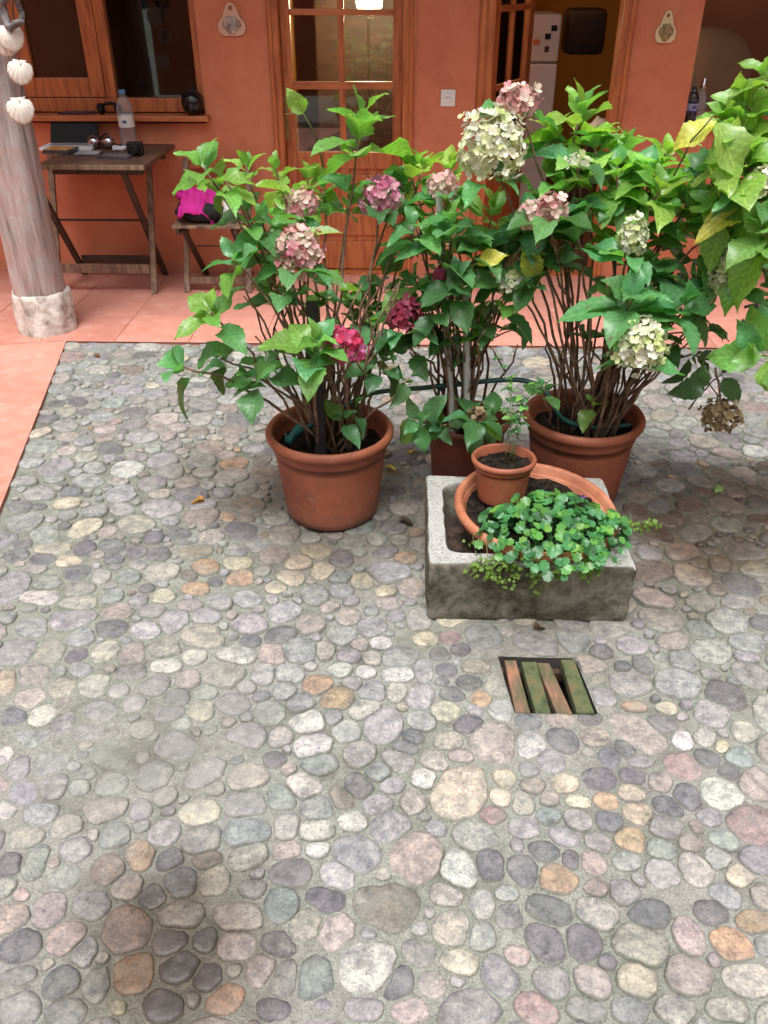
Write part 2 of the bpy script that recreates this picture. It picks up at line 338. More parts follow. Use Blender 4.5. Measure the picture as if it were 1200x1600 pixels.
def leaf_mat():
    m, t, b, o = new_mat('leaf')
    oi = t.nodes.new('ShaderNodeObjectInfo'); uv = t.nodes.new('ShaderNodeUVMap')
    sx = t.nodes.new('ShaderNodeSeparateXYZ'); t.links.new(uv.outputs[0], sx.inputs[0])
    def mth(op, a, bb=None, c=None):
        n = t.nodes.new('ShaderNodeMath'); n.operation = op
        for i, x in enumerate((a, bb, c)):
            if x is None: continue
            if hasattr(x, 'is_output'): t.links.new(x, n.inputs[i])
            else: n.inputs[i].default_value = x
        return n.outputs[0]
    ax = mth('ABSOLUTE', mth('SUBTRACT', sx.outputs[0], .5))
    ph = mth('SUBTRACT', sx.outputs[1], mth('MULTIPLY', ax, 1.1))
    vein = mth('POWER', mth('ABSOLUTE', mth('COSINE', mth('MULTIPLY', ph, 22.0))), 8.0)
    mid = mth('SMOOTH_MIN', 1.0, mth('LESS_THAN', ax, .012), .0)
    vv = mth('MAXIMUM', mth('MULTIPLY', vein, .38), mth('MULTIPLY', mid, .7))
    tc = t.nodes.new('ShaderNodeTexCoord')
    n = noise_node(t, 14, 4, .6, tc.outputs['Object'])
    var = ramp(t, n.outputs[0], [(.3, (.72, .76, .7)), (.7, (1.25, 1.2, 1.1))])
    c = mixc(t, 1, oi.outputs['Color'], var.outputs[0], 'MULTIPLY')
    light = mixc(t, 1, c, (1.7, 1.55, 1.5), 'MULTIPLY')
    c = mixc(t, vv, c, light)
    ge = t.nodes.new('ShaderNodeNewGeometry')
    bs = t.nodes.new('ShaderNodeMapRange'); bs.inputs[1].default_value = .66; bs.inputs[2].default_value = .74; bs.inputs[4].default_value = .75
    sc2 = t.nodes.new('ShaderNodeVectorMath'); sc2.operation = 'ADD'; t.links.new(tc.outputs['Object'], sc2.inputs[0])
    rv = t.nodes.new('ShaderNodeCombineXYZ'); rm_ = mth('MULTIPLY', oi.outputs['Random'], 60.0); t.links.new(rm_, rv.inputs[2]); t.links.new(rv.outputs[0], sc2.inputs[1])
    bn = noise_node(t, 4.5, 3, .6, sc2.outputs[0]); t.links.new(bn.outputs[0], bs.inputs[0])
    c = mixc(t, bs.outputs[0], c, (.16, .085, .035))
    back = mixc(t, .35, c, (.20, .28, .14))
    c2 = mixc(t, ge.outputs['Backfacing'], c, back)
    t.links.new(c2, b.inputs['Base Color']); b.inputs['Roughness'].default_value = .36; b.inputs['Specular IOR Level'].default_value = .55
    bump(t, b, vein, -.35, .003)
    tl = t.nodes.new('ShaderNodeBsdfTranslucent'); tcol = mixc(t, 1, c, (1.5, 1.7, .7), 'MULTIPLY'); t.links.new(tcol, tl.inputs['Color'])
    mx = t.nodes.new('ShaderNodeMixShader'); mx.inputs[0].default_value = .42
    t.links.new(b.outputs[0], mx.inputs[1]); t.links.new(tl.outputs[0], mx.inputs[2]); t.links.new(mx.outputs[0], o.inputs[0])
    return m
M['leaf'] = leaf_mat()
def petal_mat():
    m, t, b, o = new_mat('petal'); a = attr_col(t)
    t.links.new(a.outputs['Color'], b.inputs['Base Color']); b.inputs['Roughness'].default_value = .6; b.inputs['Specular IOR Level'].default_value = .25
    tl = t.nodes.new('ShaderNodeBsdfTranslucent'); t.links.new(a.outputs['Color'], tl.inputs['Color'])
    mx = t.nodes.new('ShaderNodeMixShader'); mx.inputs[0].default_value = .3
    t.links.new(b.outputs[0], mx.inputs[1]); t.links.new(tl.outputs[0], mx.inputs[2]); t.links.new(mx.outputs[0], o.inputs[0]); return m
M['petal'] = petal_mat()
M['stem'] = simple('woody_stem', (.16, .095, .06), (.075, .042, .028), 22, .8, .5, 90, c3=(.25, .17, .11))
M['greenstem'] = simple('green_stem', (.10, .14, .04), (.07, .07, .03), 22, .6)

def concrete_mat():
    m, t, b, o = new_mat('old_concrete')
    tc = t.nodes.new('ShaderNodeTexCoord'); ge = t.nodes.new('ShaderNodeNewGeometry'); pos = ge.outputs['Position']
    n1 = noise_node(t, 7, 8, .7, pos, .4); n2 = noise_node(t, 130, 4, .7, pos); n3 = noise_node(t, 30, 6, .7, pos)
    sn = t.nodes.new('ShaderNodeSeparateXYZ'); t.links.new(ge.outputs['Normal'], sn.inputs[0])
    pale = ramp(t, n3.outputs[0], [(.3, (.20, .195, .185)), (.55, (.33, .325, .31)), (.75, (.42, .41, .39))]).outputs[0]
    pale = mixc(t, .6, pale, ramp(t, n2.outputs[0], [(.33, (.07, .07, .068)), (.47, (.33, .325, .31)), (.7, (.5, .49, .47))]).outputs[0])
    algae = ramp(t, n1.outputs[0], [(.36, (.018, .018, .012)), (.47, (.06, .058, .038)), (.55, (.15, .14, .11)), (.66, (.26, .245, .21))]).outputs[0]
    algae = mixc(t, .35, algae, ramp(t, n3.outputs[0], [(.38, (.015, .016, .01)), (.58, (.18, .17, .13))]).outputs[0])
    up = t.nodes.new('ShaderNodeMapRange'); up.inputs[1].default_value = .35; up.inputs[2].default_value = .75; t.links.new(sn.outputs[2], up.inputs[0])
    c = mixc(t, up.outputs[0], algae, pale)
    t.links.new(c, b.inputs['Base Color']); b.inputs['Roughness'].default_value = .9; b.inputs['Specular IOR Level'].default_value = .2
    b1 = bump(t, None, n3.outputs[0], .5, .006); bump(t, b, n2.outputs[0], .5, .003, b1); return m
M['concrete'] = concrete_mat()
def post_mat():
    m, t, b, o = new_mat('flaking_painted_timber')
    ge = t.nodes.new('ShaderNodeNewGeometry'); mp = t.nodes.new('ShaderNodeMapping'); mp.inputs['Scale'].default_value = (6, 6, .55); t.links.new(ge.outputs['Position'], mp.inputs[0])
    n1 = noise_node(t, 4, 8, .7, mp.outputs[0], .3); n2 = noise_node(t, 9, 8, .75, ge.outputs['Position'], .5)
    g = ramp(t, n1.outputs[0], [(.30, (.06, .042, .036)), (.42, (.24, .20, .185)), (.58, (.42, .385, .37)), (.8, (.58, .55, .53))]).outputs[0]
    pk = ramp(t, n2.outputs[0], [(.40, (0, 0, 0)), (.60, (1, 1, 1))])
    c = mixc(t, pk.outputs[0], g, (.38, .22, .195)); c = mixc(t, .5, c, g)
    t.links.new(c, b.inputs['Base Color']); b.inputs['Roughness'].default_value = .85
    b1 = bump(t, None, n1.outputs[0], .7, .01); bump(t, b, n2.outputs[0], .4, .006, b1); return m
M['post'] = post_mat()
M['limestone'] = simple('pale_stone_base', (.50, .46, .41), (.25, .22, .19), 16, .95, 1.0, 34, c3=(.66, .63, .58), lo=.32, hi=.66)

# ------------------------------------------------------------------ the ground
YB = G(600, 541).y                                   # porch kerb line (cobbles end here)
EL0 = G(103, 539); EL1 = G(2, 797)                   # left edge of the cobbles
ed = (EL1 - EL0) / (EL1.y - EL0.y)                    # dx per dy
def edge_x(y): return EL0.x + ed.x * (y - EL0.y)
mb = MB(); mb.add([(-60, -60, -.40), (60, -60, -.40), (60, 60, -.40), (-60, 60, -.40)], [(0, 1, 2, 3)])
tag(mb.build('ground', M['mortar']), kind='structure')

HX0, HX1, HY0, HY1 = .280, .494, 1.566, 1.778; HCX, HCY = (HX0 + HX1) / 2, (HY0 + HY1) / 2
def shear(x, y):
    d = math.hypot(x - HCX, y - HCY); f = max(0, min(1, (.42 - d) / .22)); return x - .115 * (y - HCY) * f
def frange(a, b, s):
    n = max(1, round((b - a) / s)); return [a + (b - a) * i / n for i in range(n + 1)]
XS = frange(-2.2, HX0, .026) + frange(HX0, HX1, .026)[1:] + frange(HX1, 2.9, .026)[1:]
YS = frange(-.6, HY0, .026) + frange(HY0, HY1, .026)[1:] + frange(HY1, YB + .05, .026)[1:]
mb = MB(); idx = {}
for j, y in enumerate(YS):
    for i, x in enumerate(XS):
        z = .004 * noise.noise((x * 9, y * 9, 3)) + .008 * noise.noise((x * 1.7, y * 1.7, 9)) - .004
        idx[i, j] = len(mb.v); mb.v.append(Vector((shear(x, y), y, z))); mb.c.append((1, 1, 1, 1))
def inhole(x, y): return HX0 - 1e-6 < x < HX1 - 1e-6 and HY0 - 1e-6 < y < HY1 - 1e-6
for j in range(len(YS) - 1):
    for i in range(len(XS) - 1):
        if not inhole(XS[i], YS[j]): mb.f.append((idx[i, j], idx[i + 1, j], idx[i + 1, j + 1], idx[i, j + 1]))
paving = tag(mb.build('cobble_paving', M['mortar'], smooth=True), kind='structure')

PAL = {'L': (.205, .202, .208), 'D': (.110, .108, .118), 'G': (.210, .214, .208), 'B': (.245, .230, .205), 'P': (.245, .210, .197), 'C': (.315, .285, .225), 'W': (.33, .326, .312),
       'O': (.275, .195, .130), 'T': (.178, .194, .190), 'R': (.235, .170, .164), 'K': (.170, .142, .122), 'N': (.10, .076, .062)}
STONES = """80,858,60,16,C 27,868,32,20,D 67,874,42,16,D 108,877,37,17,C 132,858,34,20,D 173,853,40,18,D 213,863,33,17,D 248,866,38,17,D,15 120,895,34,24,D 157,902,28,24,G 18,918,52,50,L
63,933,62,24,W 73,912,42,22,G 125,922,46,28,G 120,942,60,24,B 185,955,45,26,P 110,968,66,32,L 173,983,54,26,D 53,982,44,30,L 127,997,46,32,L 25,1017,54,42,L 80,1020,42,40,B 120,1023,34,20,D
165,1017,42,28,B 207,1022,38,36,B 227,985,48,26,W 257,1012,54,28,B 313,995,74,36,B,-12 258,1040,52,24,W 303,1025,34,26,W 368,1025,64,28,W 347,1053,66,42,B 297,1062,38,26,P 320,1082,38,24,G
53,1055,52,40,B 10,1067,34,44,C 50,1093,50,32,P 95,1078,38,30,B 22,1122,36,34,D 68,1118,40,34,W 100,1132,30,34,L 207,1050,46,22,L 243,1072,32,34,L 278,1092,36,26,D 267,1113,44,26,L 163,1113,46,30,L
208,1100,34,22,L 145,1072,40,30,B 313,1110,36,32,C 320,885,42,22,O 370,880,42,18,C 305,920,40,18,O 250,933,36,20,C 218,938,34,22,L 237,953,44,22,L 273,970,54,30,L 320,963,48,20,L 377,903,46,20,O
495,862,46,22,C 468,879,48,16,C 532,873,38,22,D 505,892,34,24,C 452,905,48,20,C,-10 433,917,32,22,C 563,907,36,22,C 533,902,34,20,T 533,922,40,20,T 492,930,42,30,G 630,872,38,17,O 605,862,28,24,D,40
610,892,60,32,L 642,918,44,24,P 603,925,30,16,C 608,942,42,22,B 543,965,38,24,P 580,980,46,28,L 593,1005,40,20,W 562,1007,36,20,P 547,1023,36,22,L 537,992,44,30,G 508,1015,26,30,P 583,1027,30,24,B
622,1028,54,30,L 570,1050,30,18,W 533,1047,34,20,W 622,1053,46,26,W 497,1068,44,28,O 528,1090,54,30,O 618,1080,32,28,W 453,1052,46,26,G 413,1052,34,32,G 445,1080,36,28,G 468,1098,46,26,G
483,1127,52,34,W 420,1112,46,32,G 520,1120,30,20,T 570,1107,58,28,B,15 597,1132,64,46,L 543,1142,44,30,G 580,1080,52,30,L 552,1067,40,18,L 657,1090,38,36,L 662,1047,30,36,L 658,1125,44,28,L
695,1112,46,28,C 732,1133,46,28,D,15 707,1085,40,18,D 733,1067,38,24,D 697,1047,34,22,D 717,1015,36,18,D 690,1023,30,22,D 752,1092,28,26,O 783,1108,36,34,W 778,1072,34,36,B 757,995,54,40,L
703,997,34,20,R 667,998,36,20,C 740,1043,44,20,B 427,1023,46,28,P 468,1017,52,36,G 80,1188,52,36,L 45,1157,60,26,L 8,1180,26,28,W 30,1200,32,34,L 35,1243,42,38,L 85,1230,38,36,L 65,1272,46,30,L
10,1265,30,26,W 40,1308,58,30,B 105,1290,48,30,B 175,1227,40,32,L 243,1210,46,42,L 220,1265,28,32,L 258,1245,38,26,G 178,1305,44,34,G 117,1327,46,34,G 55,1347,34,52,G 15,1353,34,32,D 100,1370,40,32,G
8,1388,32,30,G 257,1302,50,36,G 310,1270,58,42,C 217,1337,44,38,O 267,1343,40,30,D 173,1360,46,44,K 197,1383,48,36,B 315,1313,66,44,G 322,1345,54,28,K 282,1377,48,50,D 333,1373,42,46,B 388,1257,64,36,T
385,1300,86,46,T 388,1337,60,38,G,20 240,1400,36,36,D 487,1165,62,36,W 497,1195,46,30,T 563,1178,42,34,G 633,1168,36,22,D,-20 623,1187,48,32,G 680,1190,46,24,B,-25 593,1205,40,28,T 663,1218,36,30,W
558,1230,42,38,D 612,1227,34,22,L 470,1227,66,36,W 440,1245,52,34,G 535,1247,42,30,K,-30 588,1257,42,28,L 648,1253,36,44,P 722,1238,100,82,C,35 788,1218,34,24,C 780,1245,40,26,C 767,1272,48,24,R
497,1263,50,32,G 447,1292,42,44,G 495,1297,56,34,W 550,1283,46,30,W,-15 608,1292,58,42,L,15 557,1335,80,56,L,-10 650,1337,90,66,P,20 743,1307,58,46,G 763,1350,40,48,D 718,1357,58,60,W 448,1328,44,28,P
497,1327,40,22,W 453,1362,56,40,D 528,1368,48,38,W 707,1158,42,26,P 720,1180,42,20,P 765,1158,84,54,P 828,1128,38,26,D 878,1127,44,20,P 923,1125,40,18,D 998,1147,96,46,P,-30 880,1157,50,34,D,-15
830,1165,46,36,W 930,1153,48,28,P 978,1170,40,20,D,-30 1035,1130,42,26,D 1067,1158,36,24,W,-30 1102,1155,36,24,W 952,1183,30,30,D 997,1190,50,18,L 860,1188,38,32,L 992,1213,48,22,D 935,1218,46,32,D
1067,1197,50,36,R 1105,1183,44,22,D,-25 1153,1183,36,30,T 1140,1205,44,20,D 1128,1167,24,18,C 1178,1223,48,42,P 1127,1243,60,52,W 1073,1245,50,36,D,-35 1043,1260,50,26,D 1030,1223,46,26,P 987,1240,40,24,C
947,1252,38,26,O 903,1253,42,18,C,-12 998,1270,50,30,C 952,1283,42,30,D 903,1280,44,28,L 1040,1292,68,32,L 1170,1288,72,56,R 1133,1313,50,30,T,-15 1080,1317,42,26,P 987,1312,50,34,O 1033,1327,50,30,G
935,1315,38,26,L 882,1308,42,26,L,-20 850,1330,52,28,D,-12 890,1343,26,30,D 927,1348,34,30,P 820,1358,44,44,D 870,1370,56,42,O 982,1345,42,24,G 1037,1363,52,36,G 1157,1367,40,30,C 1183,1343,56,40,L
1120,1340,44,32,G 1087,1357,54,46,B 820,1292,42,30,L 857,1275,40,22,T 833,1227,42,24,P 817,1255,32,34,B 858,1248,28,20,P 883,1225,42,24,C 827,1203,26,22,T 992,1105,42,12,O 1042,1107,42,18,C
75,1423,60,40,P,65 20,1435,52,40,P 103,1467,74,40,P,40 33,1478,60,50,D 132,1490,38,52,G 95,1532,52,60,D 208,1518,54,58,O 200,1458,76,60,K,20 350,1562,56,42,O,15 280,1430,60,44,G 375,1435,72,44,B,-10
267,1470,56,40,D 283,1510,60,44,D 257,1573,60,44,D 32,1580,56,50,G 103,1583,60,44,G 150,1537,36,50,G 185,1575,22,20,C 370,1480,60,46,W 320,1470,40,34,D 323,1530,46,44,D 30,1523,60,24,G
437,1413,54,46,T,-60 510,1407,54,40,D 480,1443,62,38,B,20 523,1455,60,48,B,45 433,1477,60,36,D 607,1417,102,74,K 573,1510,90,78,W,30 625,1538,58,38,D,50 655,1490,50,40,L,-20 718,1505,64,36,C,-15
675,1538,46,36,B 735,1577,90,60,L 640,1578,62,36,P,12 570,1577,60,36,L 777,1523,70,44,L,-50 703,1450,54,48,P 697,1398,46,32,B,-15 753,1413,36,42,G 753,1463,36,40,G 490,1530,72,50,T,60 443,1530,46,50,G
410,1515,46,50,P 430,1580,50,34,D 795,1430,34,36,D 860,1422,66,38,D,-22 853,1472,72,42,D,-62 915,1473,50,56,D 935,1427,60,46,B 1012,1428,66,36,D 1113,1425,46,32,D 1002,1475,92,50,B 1077,1462,44,50,P
1143,1475,56,46,O 1177,1440,40,50,O,-60 1075,1523,64,50,P 995,1530,54,46,C 927,1533,48,50,B 862,1533,46,42,L 1167,1530,70,44,B 837,1577,70,40,R,-15 917,1578,58,36,G 985,1578,52,36,G 1060,1578,68,38,B
1137,1577,70,36,B 977,1395,48,36,G 933,1388,36,24,P 947,1503,36,20,D 1193,1400,30,40,P"""
stones = []          # x, y, a, b, angle, colour, manual
def erad(s, th):
    c = math.cos(th - s[4]) / s[2]; d = math.sin(th - s[4]) / s[3]; return 1 / math.sqrt(c * c + d * d)
for tok in STONES.split():
    q = tok.split(','); px, py, w, h = map(float, q[:4]); an = R(float(q[5])) if len(q) > 5 else R(random.uniform(-6, 6))
    c = G(px, py); u = G(px + w / 2 * math.cos(an), py - w / 2 * math.sin(an)) - c; v = G(px + h / 2 * math.sin(an), py + h / 2 * math.cos(an)) - c
    stones.append([c.x, c.y, u.length, v.length, math.atan2(u.y, u.x), PAL[q[4]], q[4]])
NMAN = len(stones)
grid = {}
CS = .14
def gput(i):
    s = stones[i]; grid.setdefault((int(s[0] // CS), int(s[1] // CS)), []).append(i)
def gnear(x, y):
    gx, gy = int(x // CS), int(y // CS)
    for a in (-1, 0, 1):
        for b_ in (-1, 0, 1): yield from grid.get((gx + a, gy + b_), ())
for i in range(len(stones)): gput(i)
rs = random.Random(5)
def hit(x, y, a, b_, an, k):
    s2 = [x, y, a, b_, an]
    for i in gnear(x, y):
        s = stones[i]; dx, dy = x - s[0], y - s[1]; d = math.hypot(dx, dy)
        if d > .25: continue
        th = math.atan2(dy, dx)
        if d < k * (erad(s, th) + erad(s2, th + math.pi)): return True
    return False
def rand_colour(x, y):
    px, py, _ = proj((x, y, 0))
    w = {'L': 30, 'G': 30, 'B': 16, 'P': 9, 'D': 12, 'T': 9, 'C': 2, 'W': 3, 'O': .8, 'R': .8, 'K': 3}
    if 270 < px < 660 and 690 < py < 840: w.update(O=14, K=22, C=4, B=22, L=8, G=10)  # warmer stones round the left pot: bounced light put into their colour
    if px > 980 and 720 < py < 960: w.update(K=34, N=22, O=8, L=6, G=8, W=1)  # dark browns put the shade of the right plants into the stone colours
    if py < 690: w.update(L=26, G=30, B=22, D=8)
    if py > 850: w.update(C=1, W=1, O=.6, R=.5, L=34, G=34)
    k = rs.choices(list(w), list(w.values()))[0]; return k
for (lo, hi, k, tries) in ((.046, .056, 1.12, 1500), (.036, .046, 1.10, 16000), (.027, .036, 1.08, 16000), (.018, .028, 1.0, 9000), (.011, .016, 1.0, 9000)):
    for _ in range(tries):
        x = rs.uniform(-2.0, 2.8); y = rs.uniform(.25, YB - .03)
        if x < edge_x(y) + .035: continue
        if HX0 - .03 < x + .115 * (y - HCY) < HX1 + .03 and HY0 - .025 < y < HY1 + .025: continue
        if .12 < x < .60 and 2.0 < y < 2.4: continue
        r = rs.uniform(lo, hi); asp = rs.uniform(1.0, 1.55); a = r * math.sqrt(asp); b_ = r / math.sqrt(asp); an = rs.gauss(0, .5)
        if hit(x, y, a, b_, an, k): continue
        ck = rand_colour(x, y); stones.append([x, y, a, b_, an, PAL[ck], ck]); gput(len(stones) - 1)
def stone_mesh(i, s, n):
    rr = random.Random(i * 7 + 1); rad = []
    ph = [rr.uniform(0, 6.28) for _ in range(4)]; am = (rr.uniform(0, .11), rr.uniform(.02, .12), rr.uniform(0, .075))
    big = s[2] * s[3] > .0038
    grow = 1.34 if i < NMAN else 1.36
    pw = rr.uniform(2.0, 3.4)
    for k in range(n):
        th = 2 * math.pi * k / n; e = (abs(math.cos(th - s[4]) / s[2]) ** pw + abs(math.sin(th - s[4]) / s[3]) ** pw) ** (-1 / pw) * grow * .96
        e *= 1 + am[0] * math.cos(2 * th + ph[0]) + am[1] * math.cos(3 * th + ph[1]) + am[2] * math.cos(5 * th + ph[2])
        rad.append(e)
    for j in gnear(s[0], s[1]):
        if j == i: continue
        t = stones[j]; dx, dy = t[0] - s[0], t[1] - s[1]; d = math.hypot(dx, dy)
        if d > .3: continue
        th0 = math.atan2(dy, dx); ri, rj = erad(s, th0), erad(t, th0 + math.pi); pl = d * ri / (ri + rj) - .0026
        for k in range(n):
            c = math.cos(2 * math.pi * k / n - th0)
            if c > .2: rad[k] = min(rad[k], max(pl / c, .3 * ri))
    for _ in range(1): rad = [(rad[k - 1] + 2 * rad[k] + rad[(k + 1) % n]) / 4 for k in range(n)]
    rad = [q_ * (1 + rr.gauss(0, .03)) for q_ in rad]                      # chipped outline
    h = rr.uniform(.0035, .0085) * (1.25 if big else 1) ; tx, ty = rr.gauss(0, .05), rr.gauss(0, .05)
    prof = [(1.0, -.014, 0.0), (.975, .05 * h, .15), (.90, .66 * h, .55), (.70, .95 * h, .85), (.34, 1.0 * h, 1.0)]
    base = s[5]; jit = rr.uniform(.92, 1.30); tint = [base[k] * jit * rr.uniform(.95, 1.05) for k in range(3)]
    vs_, cs = [], []
    rough = .0012 if not big else .0022
    for (t_, z, al) in prof:
        for k in range(n):
            th = 2 * math.pi * k / n; r_ = rad[k] * t_; x, y = r_ * math.cos(th), r_ * math.sin(th)
            zz = z + (tx * x + ty * y) * (al > 0) + (noise.noise((x * 40 + i, y * 40, i * .7)) * rough * 1.6 if al > .1 else 0)
            X, Y = s[0] + x, s[1] + y; sk = .115 * (Y - HCY); ux = X + sk
            dl, dr_, db, dt = ux - HX0 + .004, HX1 + .004 - ux, Y - HY0 + .004, HY1 + .004 - Y
            if min(dl, dr_, db, dt) > 0:                                        # stones are cut flush with the pit's edge
                m_ = min(dl, dr_, db, dt)
                if m_ == dl: X -= dl
                elif m_ == dr_: X += dr_
                elif m_ == db: Y -= db
                else: Y += dt
            vs_.append((X, Y, zz)); cs.append((*tint, al))
    vs_.append((s[0], s[1], h * 1.0)); cs.append((*tint, 1.0))
    m = len(prof); fs = []
    for q in range(m - 1):
        for k in range(n):
            k2 = (k + 1) % n; fs.append((q * n + k, q * n + k2, (q + 1) * n + k2, (q + 1) * n + k))
    for k in range(n): fs.append(((m - 1) * n + k, (m - 1) * n + (k + 1) % n, m * n))
    return vs_, fs, cs
def inside_pit(s): return HX0 + .01 < s[0] + .115 * (s[1] - HCY) < HX1 - .01 and HY0 + .01 < s[1] < HY1 - .01
order = []
for i, s in enumerate(stones):
    px, py, pm = proj((s[0], s[1], 0)); vis = -20 < px < 1220 and 0 < py < 1620
    order.append((s[2] * s[3] * pm * pm * (max(.2, math.sin(PITCH + math.atan((py - 800) / F_PX)))) if vis else 0, i))
order.sort(reverse=True); top = set(i for _, i in order[:300])
rest = MB()
for i, s in enumerate(stones):
    if inside_pit(s): continue
    vs_, fs, cs = stone_mesh(i, s, 20 if i in top else 14)
    if i in top:
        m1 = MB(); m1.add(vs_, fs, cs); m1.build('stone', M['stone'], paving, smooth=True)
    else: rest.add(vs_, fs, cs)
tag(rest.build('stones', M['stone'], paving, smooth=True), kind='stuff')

# porch floor of red tiles, L-shaped round the cobbles
YW = G(400, 430).y
def clip(poly, a, b):        # keep the side left of a->b
    out = []
    for i in range(len(poly)):
        p, q = poly[i], poly[(i + 1) % len(poly)]
        sp = (b[0] - a[0]) * (p[1] - a[1]) - (b[1] - a[1]) * (p[0] - a[0]); sq = (b[0] - a[0]) * (q[1] - a[1]) - (b[1] - a[1]) * (q[0] - a[0])
        if sp >= 0: out.append(p)
        if (sp >= 0) != (sq >= 0):
            t = sp / (sp - sq); out.append((p[0] + (q[0] - p[0]) * t, p[1] + (q[1] - p[1]) * t))
    return out
XR = 2.9; XL = -4.2
back_poly = [(edge_x(YB), YB), (XR, YB), (XR, YW + .02), (XL, YW + .02), (XL, YB)]
left_poly = [(XL, -.6), (edge_x(-.6), -.6), (edge_x(YB), YB), (XL, YB)]
mb = MB()
for poly in (back_poly, left_poly):
    mb.add([(x, y, .0085) for x, y in poly], [tuple(range(len(poly)))])
bl = [(XR, YB), (edge_x(YB), YB), (edge_x(-.6), -.6)]
for i in range(2):
    a, b_ = bl[i], bl[i + 1]; mb.add([(*a, -.03), (*b_, -.03), (*b_, .0085), (*a, .0085)], [(0, 3, 2, 1)])
porch = tag(mb.build('porch_floor', M['tilejoint']), kind='structure')
def add_tile(poly, z):
    if len(poly) < 3: return
    ar = abs(sum(poly[i][0] * poly[(i + 1) % len(poly)][1] - poly[(i + 1) % len(poly)][0] * poly[i][1] for i in range(len(poly)))) / 2
    if ar < .002: return
    n = len(poly); cx = sum(p[0] for p in poly) / n; cy = sum(p[1] for p in poly) / n
    inner = [(cx + (p[0] - cx) * (1 - .004), cy + (p[1] - cy) * (1 - .004)) for p in poly]
    t = MB(); t.add([(x, y, .004) for x, y in poly] + [(x, y, z - .0008) for x, y in poly] + [(x, y, z) for x, y in inner],
        [tuple(range(2 * n, 3 * n))] + [(i, (i + 1) % n, n + (i + 1) % n, n + i) for i in range(n)] + [(n + i, n + (i + 1) % n, 2 * n + (i + 1) % n, 2 * n + i) for i in range(n)])
    t.build('tile', M['tile'], porch)
rt = random.Random(3); TS = .385; g_ = .0016
x = XL
while x < XR:
    for r_ in range(4):
        y0 = YB + r_ * TS; y1 = min(y0 + TS, YW)
        if y1 - y0 < .03: continue
        p = [(x + g_, y0 + g_ * (r_ > 0)), (x + TS - g_, y0 + g_ * (r_ > 0)), (x + TS - g_, y1 - g_), (x + g_, y1 - g_)]
        if r_ == 0: p = [(max(a, -9), b_) for a, b_ in p]
        add_tile(p, .0125 + rt.uniform(-.0007, .0007))
    x += TS
sd_ = Vector((edge_x(0) - edge_x(1), -1, 0)).normalized(); sn_ = Vector((sd_.y, -sd_.x, 0))      # along the edge to the front, and to its left
o_ = Vector((edge_x(YB), YB, 0))
for r_ in range(6):
    for q in range(-2, 14):
        a0, a1, b0, b1 = q * TS + g_, (q + 1) * TS - g_, r_ * TS + (g_ if r_ else 0), (r_ + 1) * TS - g_
        pts = [o_ + sd_ * a + sn_ * b_ for a, b_ in ((a0, b0), (a1, b0), (a1, b1), (a0, b1))]
        p = [(v.x, v.y) for v in pts]
        A = sum(p[i][0] * p[(i + 1) % 4][1] - p[(i + 1) % 4][0] * p[i][1] for i in range(4))
        if A < 0: p = p[::-1]
        p = clip(p, (10, YB - g_), (-10, YB - g_))
        if p: p = clip(p, (-10, -.6), (10, -.6))
        if p: p = clip(p, (XL, 10), (XL, -10))
        if p and len(p) > 2: add_tile(p, .0125 + rt.uniform(-.0007, .0007))

# drain pit and its wooden slats
mb = MB(); zz = -.16
q = [(HX0, HY0), (HX1, HY0), (HX1, HY1), (HX0, HY1)]; q = [(shear(*p), p[1]) for p in q]
mb.add([(*p, zz) for p in q] + [(*p, .001) for p in q], [(0, 1, 2, 3)] + [((i + 1) % 4, i, i + 4, (i + 1) % 4 + 4) for i in range(4)])
dr = thing('drain_grate', (HCX, HCY, 0), 'square drain opening in the cobbles covered by four mossy wooden slats', 'drain')
mb.build('pit', M['pit'], dr)
def G4(a): return [G(*p, -.004) for p in a]
for k, (qd, mt) in enumerate((([(788, 1032), (806, 1032), (829, 1114), (805, 1114)], 'slatA'), ([(814, 1033), (838, 1033), (862, 1116), (838, 1116)], 'slatB'),
                 ([(838, 1033), (858, 1034), (896, 1115), (871, 1115)], 'slatA'), ([(876, 1031), (897, 1031), (929, 1114), (901, 1114)], 'slatB'))):
    p = G4(qd); t = MB(); th = .028
    dz = -.002 - .003 * (k % 3)
    ins = .0022; cx = sum((v.x for v in p)) / 4; cy = sum((v.y for v in p)) / 4
    topv = [Vector((v.x + (cx - v.x) * .08, v.y + (cy - v.y) * .02, dz)) for v in p]
    lip = [Vector((v.x, v.y, dz - .003)) for v in p]; bot = [Vector((v.x, v.y, dz - th)) for v in p]
    t.add(topv + lip + bot, [(3, 2, 1, 0)] + [(i, (i + 1) % 4, 4 + (i + 1) % 4, 4 + i) for i in range(4)] + [(4 + i, 4 + (i + 1) % 4, 8 + (i + 1) % 4, 8 + i) for i in range(4)] + [(8, 9, 10, 11)])
    t.build('slat', M[mt], dr)
for yy in (HY0 + .012, HY1 - .012):
    t = MB(); t.box(((HX0 + HX1) / 2 + (-.115) * (yy - HCY), yy, -.052), (HX1 - HX0 - .004, .02, .03)); t.build('bearer', M['darkwood'], dr)

